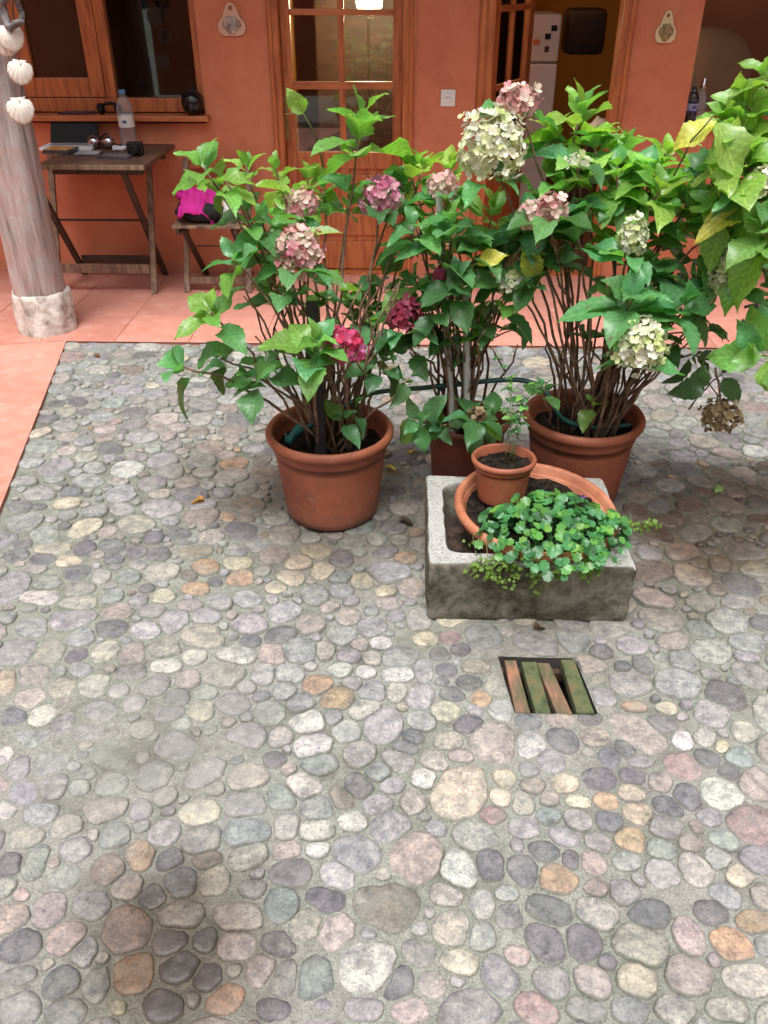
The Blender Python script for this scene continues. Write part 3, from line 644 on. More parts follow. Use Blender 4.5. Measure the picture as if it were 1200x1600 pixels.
# ------------------------------------------------------------------ the house front
def wx(px, py, d=0): return W(px, py, YW + d).x
def wz(px, py, d=0): return W(px, py, YW + d).z
house = thing('house', (0, YW, 0), 'terracotta-red plastered house front with wooden doors and windows behind the porch', 'house')
WIN1 = (wx(12, 60) - .06, wx(318, 150), wz(300, 178), 2.05)
DOOR1 = (wx(417, 40), wx(649, 40), 0, 2.05)
DOOR2 = (wx(748, 60), wx(989, 60), 0, 2.05)
WIN3 = (wx(1092, 60), wx(1092, 60) + 1.15, wz(1072, 196), 2.05)
OPEN = [WIN1, DOOR1, DOOR2, WIN3]; TH = .26; ZT = 2.75
xs = sorted({-4.2, 3.6, *[v for o in OPEN for v in o[:2]]}); zs = sorted({-.02, ZT, *[v for o in OPEN for v in o[2:]]})
if 0 in zs: zs.remove(0)
def solid(i, k):
    if not (0 <= i < len(xs) - 1 and 0 <= k < len(zs) - 1): return False
    cx, cz = (xs[i] + xs[i + 1]) / 2, (zs[k] + zs[k + 1]) / 2
    return not any(o[0] < cx < o[1] and o[2] - .03 < cz < o[3] for o in OPEN)
mb = MB()
for i in range(len(xs) - 1):
    for k in range(len(zs) - 1):
        if not solid(i, k): continue
        x0, x1, z0, z1 = xs[i], xs[i + 1], zs[k], zs[k + 1]; y0, y1 = YW, YW + TH
        mb.add([(x0, y0, z0), (x1, y0, z0), (x1, y0, z1), (x0, y0, z1)], [(0, 1, 2, 3)])
        mb.add([(x0, y1, z0), (x1, y1, z0), (x1, y1, z1), (x0, y1, z1)], [(3, 2, 1, 0)])
        if not solid(i - 1, k): mb.add([(x0, y0, z0), (x0, y1, z0), (x0, y1, z1), (x0, y0, z1)], [(3, 2, 1, 0)])
        if not solid(i + 1, k): mb.add([(x1, y0, z0), (x1, y1, z0), (x1, y1, z1), (x1, y0, z1)], [(0, 1, 2, 3)])
        if not solid(i, k - 1): mb.add([(x0, y0, z0), (x1, y0, z0), (x1, y1, z0), (x0, y1, z0)], [(3, 2, 1, 0)])
        if not solid(i, k + 1): mb.add([(x0, y0, z1), (x1, y0, z1), (x1, y1, z1), (x0, y1, z1)], [(0, 1, 2, 3)])
mb.build('wall', M['plaster'], house)

def vbox(name, x0, x1, z0, z1, y0, y1, mat, parent, bev=.004):
    t = MB(); t.box(((x0 + x1) / 2, (y0 + y1) / 2, (z0 + z1) / 2), (abs(x1 - x0), abs(y1 - y0), abs(z1 - z0)), None, bev)
    return t.build(name, M[mat], parent)
# --- left window: opening sash on the left, fixed pane on the right
Y0 = YW + .05
win = None
x0, x1, z0, z1 = WIN1
fr = .055
t = MB()
xm0, xm1 = wx(152, 60, .05), wx(168, 60, .05)
fz = z0 + .075
for (a, b_, c, d) in ((x0 + .002, x0 + fr, z0 + .002, z1 - .002), (x1 - .045, x1 - .002, z0 + .002, z1 - .002), (xm0, xm1, fz, z1 - fr)): t.box(((a + b_) / 2, Y0 + .035, (c + d) / 2), (b_ - a, .07, d - c), None, .004)
for (a, b_, c, d) in ((x0 + fr, x1 - .045, z0 + .002, fz), (x0 + fr, x1 - .045, z1 - fr, z1 - .002)): t.box(((a + b_) / 2, Y0 + .036, (c + d) / 2), (b_ - a, .068, d - c), None, .004)
win = t.build('window', M['doorwood'], house); win['label'] = 'wide two-part window with red wooden frame behind the folding table'
sx0, sx1, sz0, sz1 = x0 + fr + .004, xm0 - .004, fz + .004, z1 - fr - .004; sw_ = .085
t = MB()
for (a, b_, c, d) in ((sx0, sx0 + sw_, sz0, sz1), (sx1 - sw_, sx1, sz0, sz1)): t.box(((a + b_) / 2, Y0 + .028, (c + d) / 2), (b_ - a, .06, d - c), None, .005)
for (a, b_, c, d) in ((sx0 + sw_, sx1 - sw_, sz0, sz0 + .10), (sx0 + sw_, sx1 - sw_, sz1 - .09, sz1)): t.box(((a + b_) / 2, Y0 + .028, (c + d) / 2), (b_ - a, .058, d - c), None, .005)
t.build('sash', M['doorwood'], win)
vbox('pane', sx0 + sw_ - .005, sx1 - sw_ + .005, sz0 + .095, sz1 - .085, Y0 + .026, Y0 + .031, 'glass', win, 0)
vbox('pane', xm1 - .005, x1 - .04, fz - .005, z1 - fr + .005, Y0 + .036, Y0 + .041, 'glass', win, 0)
SZ = z0
vbox('sill', x0 - .03, wx(325, 184, -.07), wz(200, 190, -.07), z0 - .002, YW - .075, YW + .05, 'doorwood_h', win, .006)

# --- glazed door
def door_casing(o, wl, wr, name='door_frame'):
    x0, x1, _, z1 = o; t = MB()
    for (a, b_) in ((x0 + .001, x0 + wl), (x1 - wr, x1 - .001)): t.box(((a + b_) / 2, YW + .035, z1 / 2 + .006), (b_ - a, .11, z1 - .014), None, .008)
    t.box(((x0 + x1) / 2, YW + .036, z1 - .035), (x1 - x0 - wl - wr, .108, .068), None, .008)
    t.box(((x0 + x1) / 2, YW + .04, .016), (x1 - x0 - wl - wr, .10, .016), None, .004)
    # stepped moulding on the face of each jamb
    for (a, b_) in ((x0 + .008, x0 + wl * .45), (x1 - wr * .45, x1 - .008)): t.box(((a + b_) / 2, YW - .024, z1 / 2 + .006), (b_ - a, .018, z1 - .03), None, .006)
    return t.build(name, M['doorwood'], house)
f1 = door_casing(DOOR1, .062, .066)
lx0, lx1 = DOOR1[0] + .064, DOOR1[1] - .068; yd = YW + .055
gx0, gx1 = wx(455, 80, .05), wx(614, 80, .05); gm0, gm1 = wx(528, 80, .05), wx(538, 80, .05)
gb = wz(540, 238, .05); m1a, m1b = wz(540, 140, .05), wz(540, 128, .05); m2a, m2b = wz(540, 24, .05), wz(540, 14, .05)
rows = [(gb, m1a), (m1b, m2a), (m2b, m2b + (m2a - m1b))]; gt = rows[-1][1]
t = MB(); dz1 = 1.97
for (a, b_, c, d) in ((lx0, gx0, .03, dz1), (gx1, lx1, .03, dz1)): t.box(((a + b_) / 2, yd + .02, (c + d) / 2), (b_ - a, .045, d - c), None, .005)
railb = wz(540, 264, .05)
for (c, d) in ((railb, gb), (gt, dz1), (.03, .20), (.40, .47)): t.box(((gx0 + gx1) / 2, yd + .02, (c + d) / 2), (gx1 - gx0, .043, d - c), None, .005)
t.box(((gx0 + gx1) / 2, yd + .02, (.47 + railb) / 2), (.05, .043, railb - .47), None, .005)
door = t.build('door', M['doorwood'], house); door['label'] = 'glazed red wooden door with brass handle, closed'
for (a, b_, c, d) in ((gx0, (gx0 + gx1) / 2 - .025, .47, railb), ((gx0 + gx1) / 2 + .025, gx1, .47, railb), (gx0, gx1, .20, .40)):
    p = MB(); p.box(((a + b_) / 2, yd + .024, (c + d) / 2), (b_ - a, .018, d - c)); p.box(((a + b_) / 2, yd + .012, (c + d) / 2), (b_ - a - .07, .016, d - c - .07), None, .012)
    p.build('panel', M['doorwood'], door)
for (c, d) in ((m1a, m1b), (m2a, m2b)): vbox('muntin', gx0, gx1, c, d, yd + .004, yd + .036, 'doorwood_h', door, .004)
for (c, d) in rows:
    vbox('muntin', gm0, gm1, c + .001, d - .001, yd + .005, yd + .035, 'doorwood', door, .004)
    for (a, b_) in ((gx0, gm0), (gm1, gx1)): vbox('pane', a - .003, b_ + .003, c - .003, d + .003, yd + .018, yd + .022, 'glass', door, 0)
hp0, hp1 = W(441, 218, yd - .01), W(451, 153, yd - .01)
hx = (hp0.x + hp1.x) / 2
t = MB(); t.box((hx, yd - .006, (hp0.z + hp1.z) / 2), (.034, .006, hp1.z - hp0.z), None, .003); pl = t.build('handle_plate', M['brass'], door)
hz = wz(447, 176, .04)
t = MB(); t.tube([(hx, yd - .006, hz), (hx, yd - .05, hz), (hx + .012, yd - .056, hz - .003), (hx + .06, yd - .056, hz + .002), (hx + .105, yd - .052, hz + .012)], [.008, .008, .008, .007, .006], 8)
t.build('lever', M['brass'], door, smooth=True)
# --- second doorway, its glazed leaf standing open into the room
f2 = door_casing(DOOR2, .085, .075)
ax = DOOR2[0] + .09; LW = DOOR2[1] - DOOR2[0] - .18; ang = R(64)
RM = Matrix.Rotation(ang, 3, 'Z'); HP = Vector((ax, YW + .08, 0))
def lbox(t, u0, u1, z0, z1, d0, d1, bev=.004):
    t.box(HP + RM @ Vector(((u0 + u1) / 2, (d0 + d1) / 2, (z0 + z1) / 2)), (u1 - u0, d1 - d0, z1 - z0), RM, bev)
t = MB(); mz0, mz1 = wz(800, 137, .2), wz(800, 129, .2)
for (a, b_) in ((.0, .085), (LW - .085, LW)): lbox(t, a, b_, .03, 1.97, 0, .04)
for (c, d) in ((.03, .55), (1.87, 1.97)): lbox(t, .085, LW - .085, c, d, .001, .039)
leaf2 = t.build('door', M['doorwood'], house); leaf2['label'] = 'glazed wooden door leaf standing open into the kitchen'
um = LW * .5
for (c, d) in ((mz0 - .02, mz1 - .015), (mz0 + .38, mz1 + .385)):
    t = MB(); lbox(t, .085, LW - .085, c, d, .006, .034); t.build('muntin', M['doorwood_h'], leaf2)
cuts = [.55, mz0 - .02, mz1 - .015, mz0 + .38, mz1 + .385, 1.87]
for k in (0, 2, 4):
    t = MB(); lbox(t, um - .016, um + .016, cuts[k] + .001, cuts[k + 1] - .001, .007, .033); t.build('muntin', M['doorwood'], leaf2)
    for (a, b_) in ((.085, um - .016), (um + .016, LW - .085)):
        t = MB(); lbox(t, a - .002, b_ + .002, cuts[k] - .002, cuts[k + 1] + .002, .018, .022, 0); t.build('pane', M['glass'], leaf2)
# --- right window, a single pane set deep in the wall
x0, x1, z0, z1 = WIN3; t = MB(); Y3 = YW + .17
for (a, b_, c, d) in ((x0 + .001, x0 + .03, z0 + .001, z1 - .001), (x1 - .05, x1 - .001, z0 + .001, z1 - .001)): t.box(((a + b_) / 2, Y3 + .03, (c + d) / 2), (b_ - a, .06, d - c), None, .004)
for (c, d) in ((z0 + .001, z0 + .05), (z1 - .05, z1 - .001)): t.box(((x0 + x1) / 2 - .01, Y3 + .03, (c + d) / 2), (x1 - x0 - .08, .058, d - c), None, .004)
win3 = t.build('window', M['doorwood'], house); win3['label'] = 'single-pane window at the right with bottles on its sill'
vbox('pane', x0 + .028, x1 - .048, z0 + .048, z1 - .048, Y3 + .03, Y3 + .035, 'glass', win3, 0)
vbox('sill', x0 + .001, x1 - .001, z0 - .03, z0 + .0005, YW - .03, Y3, 'doorwood_h', win3, .004)
SZ3 = z0 + .001
# --- porch roof carried on the corner post: boards on beams
PRZ = 2.62
t = MB(); t.box((-.4, (YB - .15 + YW) / 2, PRZ + .20), (7.6, YW - YB + .15, .04)); roof = t.build('porch_roof', M['darkwood'], house)
for k in range(10):
    t = MB(); t.box((-3.6 + k * .72, (YB - .10 + YW) / 2, PRZ + .13), (.09, YW - YB + .08, .10), None, .006); t.build('rafter', M['darkwood'], roof)
t = MB(); t.box((-.4, YB + .12, PRZ + .005), (7.6, .16, .15), None, .01); t.build('beam', M['darkwood'], roof)

# ------------------------------------------------------------------ rooms behind the glass
def quad(name, pts, mat):
    t = MB(); t.add(pts, [(0, 1, 2, 3)]); return tag(t.build(name, M[mat]), kind='structure')
ya, yb = YW + TH, YW + TH + 3.0; xa, xp, xb = -4.2, -.86, 3.6
quad('room_floor', [(xa, ya - TH + .10, .004), (xb, ya - TH + .10, .004), (xb, yb, .004), (xa, yb, .004)], 'intfloor')
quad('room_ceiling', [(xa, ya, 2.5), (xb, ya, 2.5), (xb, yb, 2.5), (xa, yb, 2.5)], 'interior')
quad('room_wall_back', [(xp, yb, 0), (xb, yb, 0), (xb, yb, 2.5), (xp, yb, 2.5)], 'ochre')
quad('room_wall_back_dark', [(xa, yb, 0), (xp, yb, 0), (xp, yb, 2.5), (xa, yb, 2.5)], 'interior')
quad('room_wall_right', [(xb, ya, 0), (xb, yb, 0), (xb, yb, 2.5), (xb, ya, 2.5)], 'ochre')
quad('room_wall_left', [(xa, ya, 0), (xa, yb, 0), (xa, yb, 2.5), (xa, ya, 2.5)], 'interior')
t = MB(); t.box((xp - .04, (ya + yb) / 2, 1.25), (.08, 3.0, 2.5)); tag(t.build('room_partition', M['ochre']), kind='structure')

# kitchen seen through the doorways
def fridge():
    Yf = YW + 1.15; c0, c1 = W(800, 30, Yf), W(878, 30, Yf); x0, x1 = c0.x - .12, c1.x; zt = W(850, 22, Yf).z; zs_ = W(850, 98, Yf).z
    r = thing('fridge', ((x0 + x1) / 2, Yf + .3, 0), 'white two-door fridge with magnets seen through the open kitchen doorway', 'fridge')
    vbox('body', x0, x1, .04, zt, Yf + .05, Yf + .6, 'fridge', r, .01)
    vbox('freezer_door', x0, x1, zs_ + .006, zt, Yf, Yf + .048, 'fridge', r, .012); vbox('fridge_door', x0, x1, .06, zs_ - .006, Yf, Yf + .048, 'fridge', r, .012)
    for k, (px, py) in enumerate(((822, 52), (856, 57), (822, 77), (854, 77), (866, 44), (838, 66))):
        p = W(px, py, Yf); q = MB(); q.box((p.x, Yf - .004, p.z), (.03 + .008 * (k % 3), .006, .034), None, .002); q.build('magnet', M[('darkwood', 'black', 'doorwood')[k % 3]], r)
fridge()
Yc = YW + 2.2; p0, p1 = W(885, 12, Yc), W(938, 84, Yc)
t = MB(); t.box(((p0.x + p1.x) / 2, Yc, (p0.z + p1.z) / 2), (p1.x - p0.x, .30, p0.z - p1.z), None, .05)
wc = tag(t.build('wall_cabinet', M['darkwood'], smooth='auto'), 'small dark brown cabinet on the ochre kitchen wall beside the fridge', 'cabinet')
t = MB(); Yt = YW + .75; p0, p1 = W(922, 196, Yt), W(962, 196, Yt)
r = thing('kitchen_table', ((p0.x + p1.x) / 2 + .12, Yt + .3, 0), 'small dark kitchen table inside the open doorway', 'table')
tz = .72
vbox('table_top', p0.x - .02, p0.x + .75, tz - .03, tz, Yt - .02, Yt + .5, 'darkwood', r)
for (a, b_) in ((0, .02), (.67, .02), (0, .42), (.67, .42)): vbox('leg', p0.x + a, p0.x + a + .05, .005, tz - .03, Yt + b_, Yt + b_ + .05, 'darkwood', r)
t = MB(); rr = random.Random(4)
n = 9; vv = []
for j in range(n):
    for i in range(n):
        u, v = i / (n - 1), j / (n - 1); e = min(u, 1 - u, v, 1 - v)
        vv.append((p0.x + .01 + u * .26, Yt + .02 + v * .24, tz + .004 + min(1, e * 5) * (.07 + .05 * noise.noise((u * 4, v * 4, 2)))))
t.add(vv, [(j * n + i, j * n + i + 1, (j + 1) * n + i + 1, (j + 1) * n + i) for j in range(n - 1) for i in range(n - 1)])
tag(t.build('white_cloth', M['paper'], smooth=True), 'crumpled white cloth lying on the kitchen table inside the doorway', 'cloth')
# dark tall cabinet added for the unlit depth behind the closed door, pendant lamp
Yk = YW + 1.6; p0, p1 = W(492, 80, Yk), W(660, 80, Yk)
r = thing('dark_backing_cabinet', ((p0.x + p1.x) / 2, Yk + .2, 0), 'tall dark wooden cabinet inside the room behind the closed glazed door', 'cabinet')
vbox('body', p0.x, p1.x, .005, 1.50, Yk + .02, Yk + .4, 'darkwood', r, .01)
xm = (p0.x + p1.x) / 2
for (a, b_) in ((p0.x + .01, xm - .004), (xm + .004, p1.x - .01)): vbox('cabinet_door', a, b_, .08, 1.47, Yk, Yk + .019, 'darkwood', r, .006)
def lamp():
    Yl = YW + 1.3; p = W(577, 3, Yl); r = thing('pendant_lamp', (p.x, Yl, p.z), 'bright hanging lamp glowing behind the top of the closed glazed door', 'lamp')
    e = bpy.data.materials.new('lit_lamp_glass'); e.use_nodes = True; bb = e.node_tree.nodes['Principled BSDF']; bb.inputs['Emission Color'].default_value = (1, .80, .52, 1); bb.inputs['Emission Strength'].default_value = 11.0
    t = MB(); t.lathe([(.002, -.075), (.05, -.068), (.085, -.03), (.09, .02), (.06, .06), (.02, .075)], 24, (p.x, Yl, p.z)); t.build('globe', e, r, smooth=True)
    t = MB(); t.tube([(p.x, Yl, p.z + .07), (p.x, Yl, 2.498)], .006, 6); t.build('cable', M['black'], r)
    ld = bpy.data.lights.new('lamp_light', 'POINT'); ld.energy = 26; ld.color = (1, .74, .42); ld.shadow_soft_size = .1
    lo = bpy.data.objects.new('lamp_light', ld); col.objects.link(lo); lo.parent = r; lo.location = (0, -.14, 0)
lamp()
Yv = YW + .9; p = W(1118, 95, Yv)
t = MB(); t.lathe([(.02, .30), (.12, .285), (.22, .23), (.28, .14), (.30, .0), (.30, -.5)], 32, (p.x, Yv + .2, p.z - .12))
tag(t.build('armchair_back', M['beige'], smooth=True), 'rounded beige chair back inside the room behind the right window', 'chair')

# ------------------------------------------------------------------ courtyard walls beside and behind the viewer
for nm, c, sz, lb in (('courtyard_wall', (3.75, .6, 1.5), (.25, 9.4, 3.0), 'terracotta plastered side wall of the courtyard, to the right'), ('courtyard_wall', (-.2, -4.2, 1.5), (7.6, .25, 3.0), 'terracotta plastered wall across the courtyard behind the viewer'), ('courtyard_wall', (-4.35, .6, 1.5), (.25, 9.4, 3.0), 'terracotta plastered side wall of the courtyard, to the left')):
    t = MB(); t.box(c, sz); tag(t.build(nm, M['plaster']), lb, 'wall')

# ------------------------------------------------------------------ timber post, shells
pb = G(60, 531); pm_ = proj(pb)[2]; pr_ = 45 / pm_ * .97; PC = Vector((pb.x, pb.y + pr_, 0))
post = thing('timber_post', PC, 'weathered whitewashed timber porch post on a rough round stone base', 'post')
zb = W(55, 466, PC.y - pr_).z
def wobbly(name, prof, n, mat, amp, fr_, parent, c, sm='auto'):
    t = MB(); vs_ = []; m = len(prof)
    for (r, z) in prof:
        for k in range(n):
            a = 2 * math.pi * k / n; rr_ = r * (1 + amp * noise.noise((math.cos(a) * fr_, math.sin(a) * fr_, z * fr_ * 1.5 + 7)))
            vs_.append((c.x + rr_ * math.cos(a), c.y + rr_ * math.sin(a), z + amp * .25 * r * noise.noise((a * 2, z * 9, 4)) * (0 < prof.index((r, z)))))
    fs = [(i * n + k, i * n + (k + 1) % n, (i + 1) * n + (k + 1) % n, (i + 1) * n + k) for i in range(m - 1) for k in range(n)]
    fs.append(tuple(range((m - 1) * n, m * n))); t.add(vs_, fs); return t.build(name, mat, parent, smooth=sm)
wobbly('stone_base', [(pr_ * 1.02, .012)] + [(pr_ * (1.02 - .05 * (i / 9)), .012 + (zb - .012) * i / 9) for i in range(1, 9)] + [(pr_ * .95, zb - .008), (pr_ * .90, zb)], 60, M['limestone'], .13, 2.6, post, PC, True)
wobbly('shaft', [(pr_ * .90 - .012 * min(1, i / 30), zb - .004 + (PRZ - .09 - zb) * i / 40) for i in range(41)], 28, M['post'], .10, 1.4, post, PC)

def scallop(name, c, size, tilt, parent=None, face=Vector((.35, -1, .1))):
    f = face.normalized(); z = (Vector((0, 0, 1)) - f * f.z).normalized(); x = z.cross(f) * -1
    rot = Matrix((x, z, f)).transposed() @ Matrix.Rotation(tilt, 3, 'Z')
    t = MB(); nu, nv = 41, 10; vs_ = []
    for j in range(nv + 1):
        v = j / nv
        for i in range(nu):
            u = -1 + 2 * i / (nu - 1); a = u * R(80); rib = math.cos(u * 30)
            r_ = v * (1.0 - .52 * abs(u) ** 1.6 + .012 * rib)
            px, py = r_ * math.sin(a) * .95, .5 - r_ * math.cos(a)
            pz = .19 * math.sin(math.pi * min(1, v * .9) ** .8) * (1 - .55 * u * u) * (1 if v > 0 else 0) + .011 * rib * v
            vs_.append(Vector(c) + rot @ (Vector((px, py, pz)) * size))
    t.add(vs_, [(j * nu + i, j * nu + i + 1, (j + 1) * nu + i + 1, (j + 1) * nu + i) for j in range(nv) for i in range(nu - 1)])
    for s_ in (-1, 1):
        e = [Vector(c) + rot @ (Vector(p) * size) for p in ((0, .53, .05), (s_ * .30, .55, .03), (s_ * .24, .33, .07), (0, .30, .12))]; t.add(e, [(0, 1, 2, 3)])
    o = t.build(name, M['shell'], parent, smooth=True); md = o.modifiers.new('thickness', 'SOLIDIFY'); md.thickness = .003; return o
Ys = PC.y - pr_ - .02
g = thing('shell_garland', W(30, 40, Ys), 'string of white scallop shells hanging down the face of the timber post', 'garland')
pts = [W(px, py, Ys + dy) for px, py, dy in ((22, -40, .02), (20, 10, .0), (22, 45, -.005), (30, 90, -.01), (34, 140, -.005), (34, 160, -.012))]
t = MB(); t.tube(pts, .0028, 6); t.build('cord', M['cord'], g)
for (px, py, s_, tl, dy) in ((8, 66, .11, .25, .01), (18, 60, .10, -.3, -.01), (32, 114, .095, .12, -.012), (33, 174, .105, -.05, -.014)):
    scallop('shell', W(px, py, Ys + dy), s_ , tl, g)
pts = [W(18 + 15 * math.cos(a) + 3 * math.sin(3 * a), 18 + 24 * math.sin(a), Ys - .015 + .02 * math.cos(2 * a)) for a in [i * 6.2832 / 18 for i in range(19)]]
t = MB(); t.tube(pts, .013, 8); t.tube([p + Vector((.018, -.01, -.004 + .02 * math.sin(i))) for i, p in enumerate(pts[2:12])], .010, 8)
tag(t.build('rope_loop', simple('grey_rope', (.20, .18, .18), (.08, .07, .07), 40, .9, .6, 80), smooth=True), 'thick grey loop of rope hung on the post above the shells', 'rope')

# ------------------------------------------------------------------ folding table and what lies on it
TZ = .775
ta, tb_, tcn = G(57, 257, TZ), G(226, 258, TZ), G(261, 223, TZ)
TYB = YW - .025; tx0, tx1, ty0 = ta.x, tb_.x, (ta.y + tb_.y) / 2
tbl = thing('folding_table', ((tx0 + tx1) / 2, (ty0 + TYB) / 2, .0125), 'dark folding wooden table with crossed legs against the wall beneath the window', 'table')
vbox('table_top', tx0, tx1, TZ - .022, TZ, ty0, TYB, 'tabletop', tbl, .004)
t = MB(); t.box(((tx0 + tx1) / 2, ty0 - .006, TZ - .012), (tx1 - tx0, .012, .024), None, .003); t.build('edge_strip', M['greywood'], tbl)
for yy in (ty0 + .10, TYB - .10): vbox('batten', tx0 + .04, tx1 - .04, TZ - .065, TZ - .022, yy - .015, yy + .015, 'darkwood', tbl)
fl, frr = G(94, 457, .0125), G(241, 460, .0125)
lxl, lxr = fl.x, frr.x; fy = (fl.y + frr.y) / 2
for xx in (lxl, lxr):
    t = MB(); t.bar((xx, fy, .0125), (xx, TYB - .13, TZ - .03), .022, .034, Vector((1, 0, 0)), .003); t.build('leg', M['greywood'], tbl)
for xx in (lxl + .03, lxr - .03):
    t = MB(); t.bar((xx, TYB - .02, .0125), (xx, ty0 + .10, TZ - .03), .022, .034, Vector((1, 0, 0)), .003); t.build('leg', M['darkwood'], tbl)
z1_ = W(165, 422, fy).z
t = MB(); t.box(((lxl + lxr) / 2, fy + .030, z1_), (lxr - lxl - .03, .018, .052), None, .003); t.build('stretcher', M['greywood'], tbl)
t = MB(); t.box(((lxl + lxr) / 2, TYB - .07, .12), (lxr - lxl - .09, .018, .05), None, .003); t.build('stretcher', M['darkwood'], tbl)
t = MB(); t.tube([(lxl - .015, (fy + TYB) / 2 - .03, .395), (lxr + .015, (fy + TYB) / 2 - .03, .395)], .006, 8); t.build('pivot_rod', M['iron'], tbl)

def T(px, py): return G(px, py, TZ)
# laptop
p0, p1 = T(84, 226), T(158, 226); p0.y = p1.y = min(p0.y, YW - .125)
r = thing('laptop', ((p0.x + p1.x) / 2, p0.y, TZ), 'open laptop with a black screen and pale keyboard on the folding table', 'laptop')
pb0 = p0.y - .16
tt = W(120, 182, p0.y + .07)
t = MB(); t.box(((p0.x + p1.x) / 2 + .005, (p0.y + pb0) / 2, TZ + .010), (p1.x - p0.x + .02, abs(p0.y - pb0), .016), None, .003); t.build('keyboard_base', M['paper'], r)
t = MB(); t.box(((p0.x + p1.x) / 2 + .005, (p0.y + pb0) / 2 + .02, TZ + .0195), (p1.x - p0.x - .05, abs(p0.y - pb0) * .42, .002)); t.build('keys', simple('grey_keys', (.30, .31, .33), (.22, .23, .24), 60, .6), r)
t = MB(); a_ = Vector(((p0.x + p1.x) / 2, p0.y + .012, TZ + .012)); b_ = Vector(((p0.x + p1.x) / 2, p0.y + .085, tt.z - .01)); t.bar(a_, b_, .012, p1.x - p0.x, Vector((1, 0, 0)), .003); t.build('screen', M['black'], r)
# cases with discs, a booklet
def case(px, py, w, d, rz, n, cover, lab):
    p = T(px, py); r = thing('disc_case', (p.x, p.y, TZ), lab, 'case', 'disc cases on the table'); rm = Matrix.Rotation(rz, 3, 'Z')
    for k in range(n):
        t = MB(); t.box(p + Vector((.006 * (k % 2), .004 * (k % 3), .005 + .0105 * k)), (w, d, .0095), rm, .001); t.build('case', M['petglass'] if k % 2 and False else simple('smoky_case', (.10, .10, .11), (.05, .05, .055), 20, .2), r)
    t = MB(); t.box(p + Vector((0, 0, .0105 * n + .0012)), (w * .9, d * .92, .0012), rm); t.build('cover', cover, r)
orange_cover = simple('orange_print', (.62, .30, .08), (.50, .10, .03), 30, .45, c3=(.55, .50, .20))
case(95, 238, .155, .13, R(-8), 2, orange_cover, 'flat case with a colourful orange cover at the left end of the table')
case(138, 242, .14, .11, R(6), 1, simple('pale_print', (.45, .46, .50), (.30, .31, .34), 30, .4), 'flat pale grey case in the middle of the table front')
case(182, 246, .17, .10, R(-4), 1, simple('dark_print', (.16, .15, .17), (.08, .08, .09), 30, .35), 'flat dark grey case near the right end of the table front')
# headphones
p = T(158, 233); r = thing('headphones', (p.x, p.y, TZ), 'shiny silver headphones lying on the table beside the laptop', 'headphones')
for k, dx in enumerate((-.035, .045)):
    t = MB(); t.lathe([(.001, .036), (.018, .034), (.03, .024), (.034, .008), (.034, -.012), (.024, -.022), (.001, -.022)], 20, p + Vector((dx, .01 * k, .036)), Matrix.Rotation(R(60), 3, 'X')); t.build('ear_cup', M['steel'], r, smooth=True)
t = MB(); t.tube([p + Vector((-.035 + .08 * u, .03 + .09 * math.sin(u * math.pi), .03 + .03 * math.sin(u * math.pi))) for u in [i / 10 for i in range(11)]], .006, 6); t.build('band', M['black'], r, smooth=True)
p = T(187, 236)
t = MB(); t.tube([p + Vector((.034 * math.cos(a) * (1 + .15 * math.sin(a * .7)), .03 * math.sin(a), .008 + .004 * (a / 6.28) + .003 * math.sin(a * 3))) for a in [i * .35 for i in range(66)]], .0035, 6)
tag(t.build('cable_coil', M['paper'], smooth=True), 'small coil of white cable on the table left of the bottle', 'cable')
# small black camera
p = T(213, 243); r = thing('compact_camera', (p.x, p.y, TZ), 'small black camera at the right end of the table', 'camera')
t = MB(); t.box(p + Vector((0, 0, .037)), (.085, .05, .066), Matrix.Rotation(R(12), 3, 'Z'), .008); t.build('body', M['black'], r)
t = MB(); t.lathe([(.001, .034), (.02, .034), (.024, .03), (.025, 0)], 20, p + Vector((.006, -.026, .037)), Matrix.Rotation(R(90), 3, 'X')); t.build('lens', M['black'], r, smooth='auto')
# water bottle
def bottle(px, py, rad, h, name, lab, pet, cap, label=None, Y=None, z=None):
    p = T(px, py) if Y is None else Vector((W(px, py, Y).x, Y, z)); z0 = TZ if z is None else z
    r = thing(name, (p.x, p.y, z0), lab, 'bottle'); c = Vector((p.x, p.y, z0))
    prof = [(.001, .002), (rad * .8, .001), (rad, .012)]
    for k in range(1, 14):
        zz_ = .012 + (h * .66) * k / 14; prof.append((rad * (1 - .045 * (k % 2) * (zz_ < h * .34 or zz_ > h * .56)), zz_))
    prof += [(rad * .98, h * .68), (rad * .82, h * .77), (rad * .55, h * .85), (rad * .36, h * .90), (rad * .34, h * .935)]
    t = MB(); t.lathe(prof, 28, c); t.build('body', pet, r, smooth=True)
    t = MB(); t.lathe([(rad * .40, h * .935), (rad * .42, h * .94), (rad * .42, h * .995), (rad * .36, h), (.001, h)], 20, c); t.build('cap', cap, r, smooth='auto')
    if label:
        t = MB(); t.lathe([(rad * 1.012, h * .36), (rad * 1.012, h * .56)], 28, c); lb = t.build('label', label, r, smooth=True)
        t = MB(); t.box(c + Vector((.004, -rad * 1.03, h * .46)), (.022, .003, .014), None, .001); t.build('print', simple('blue_print', (.05, .09, .25), None, 9, .5), lb)
p = T(203, 229); hb = W(195, 140, p.y).z - TZ
bluecap = simple('blue_cap', (.10, .32, .62), (.08, .26, .52), 9, .4)
bottle(203, 229, .045, hb, 'water_bottle', 'clear plastic water bottle with blue cap and white label on the table', M['petglass'], bluecap, M['white'])
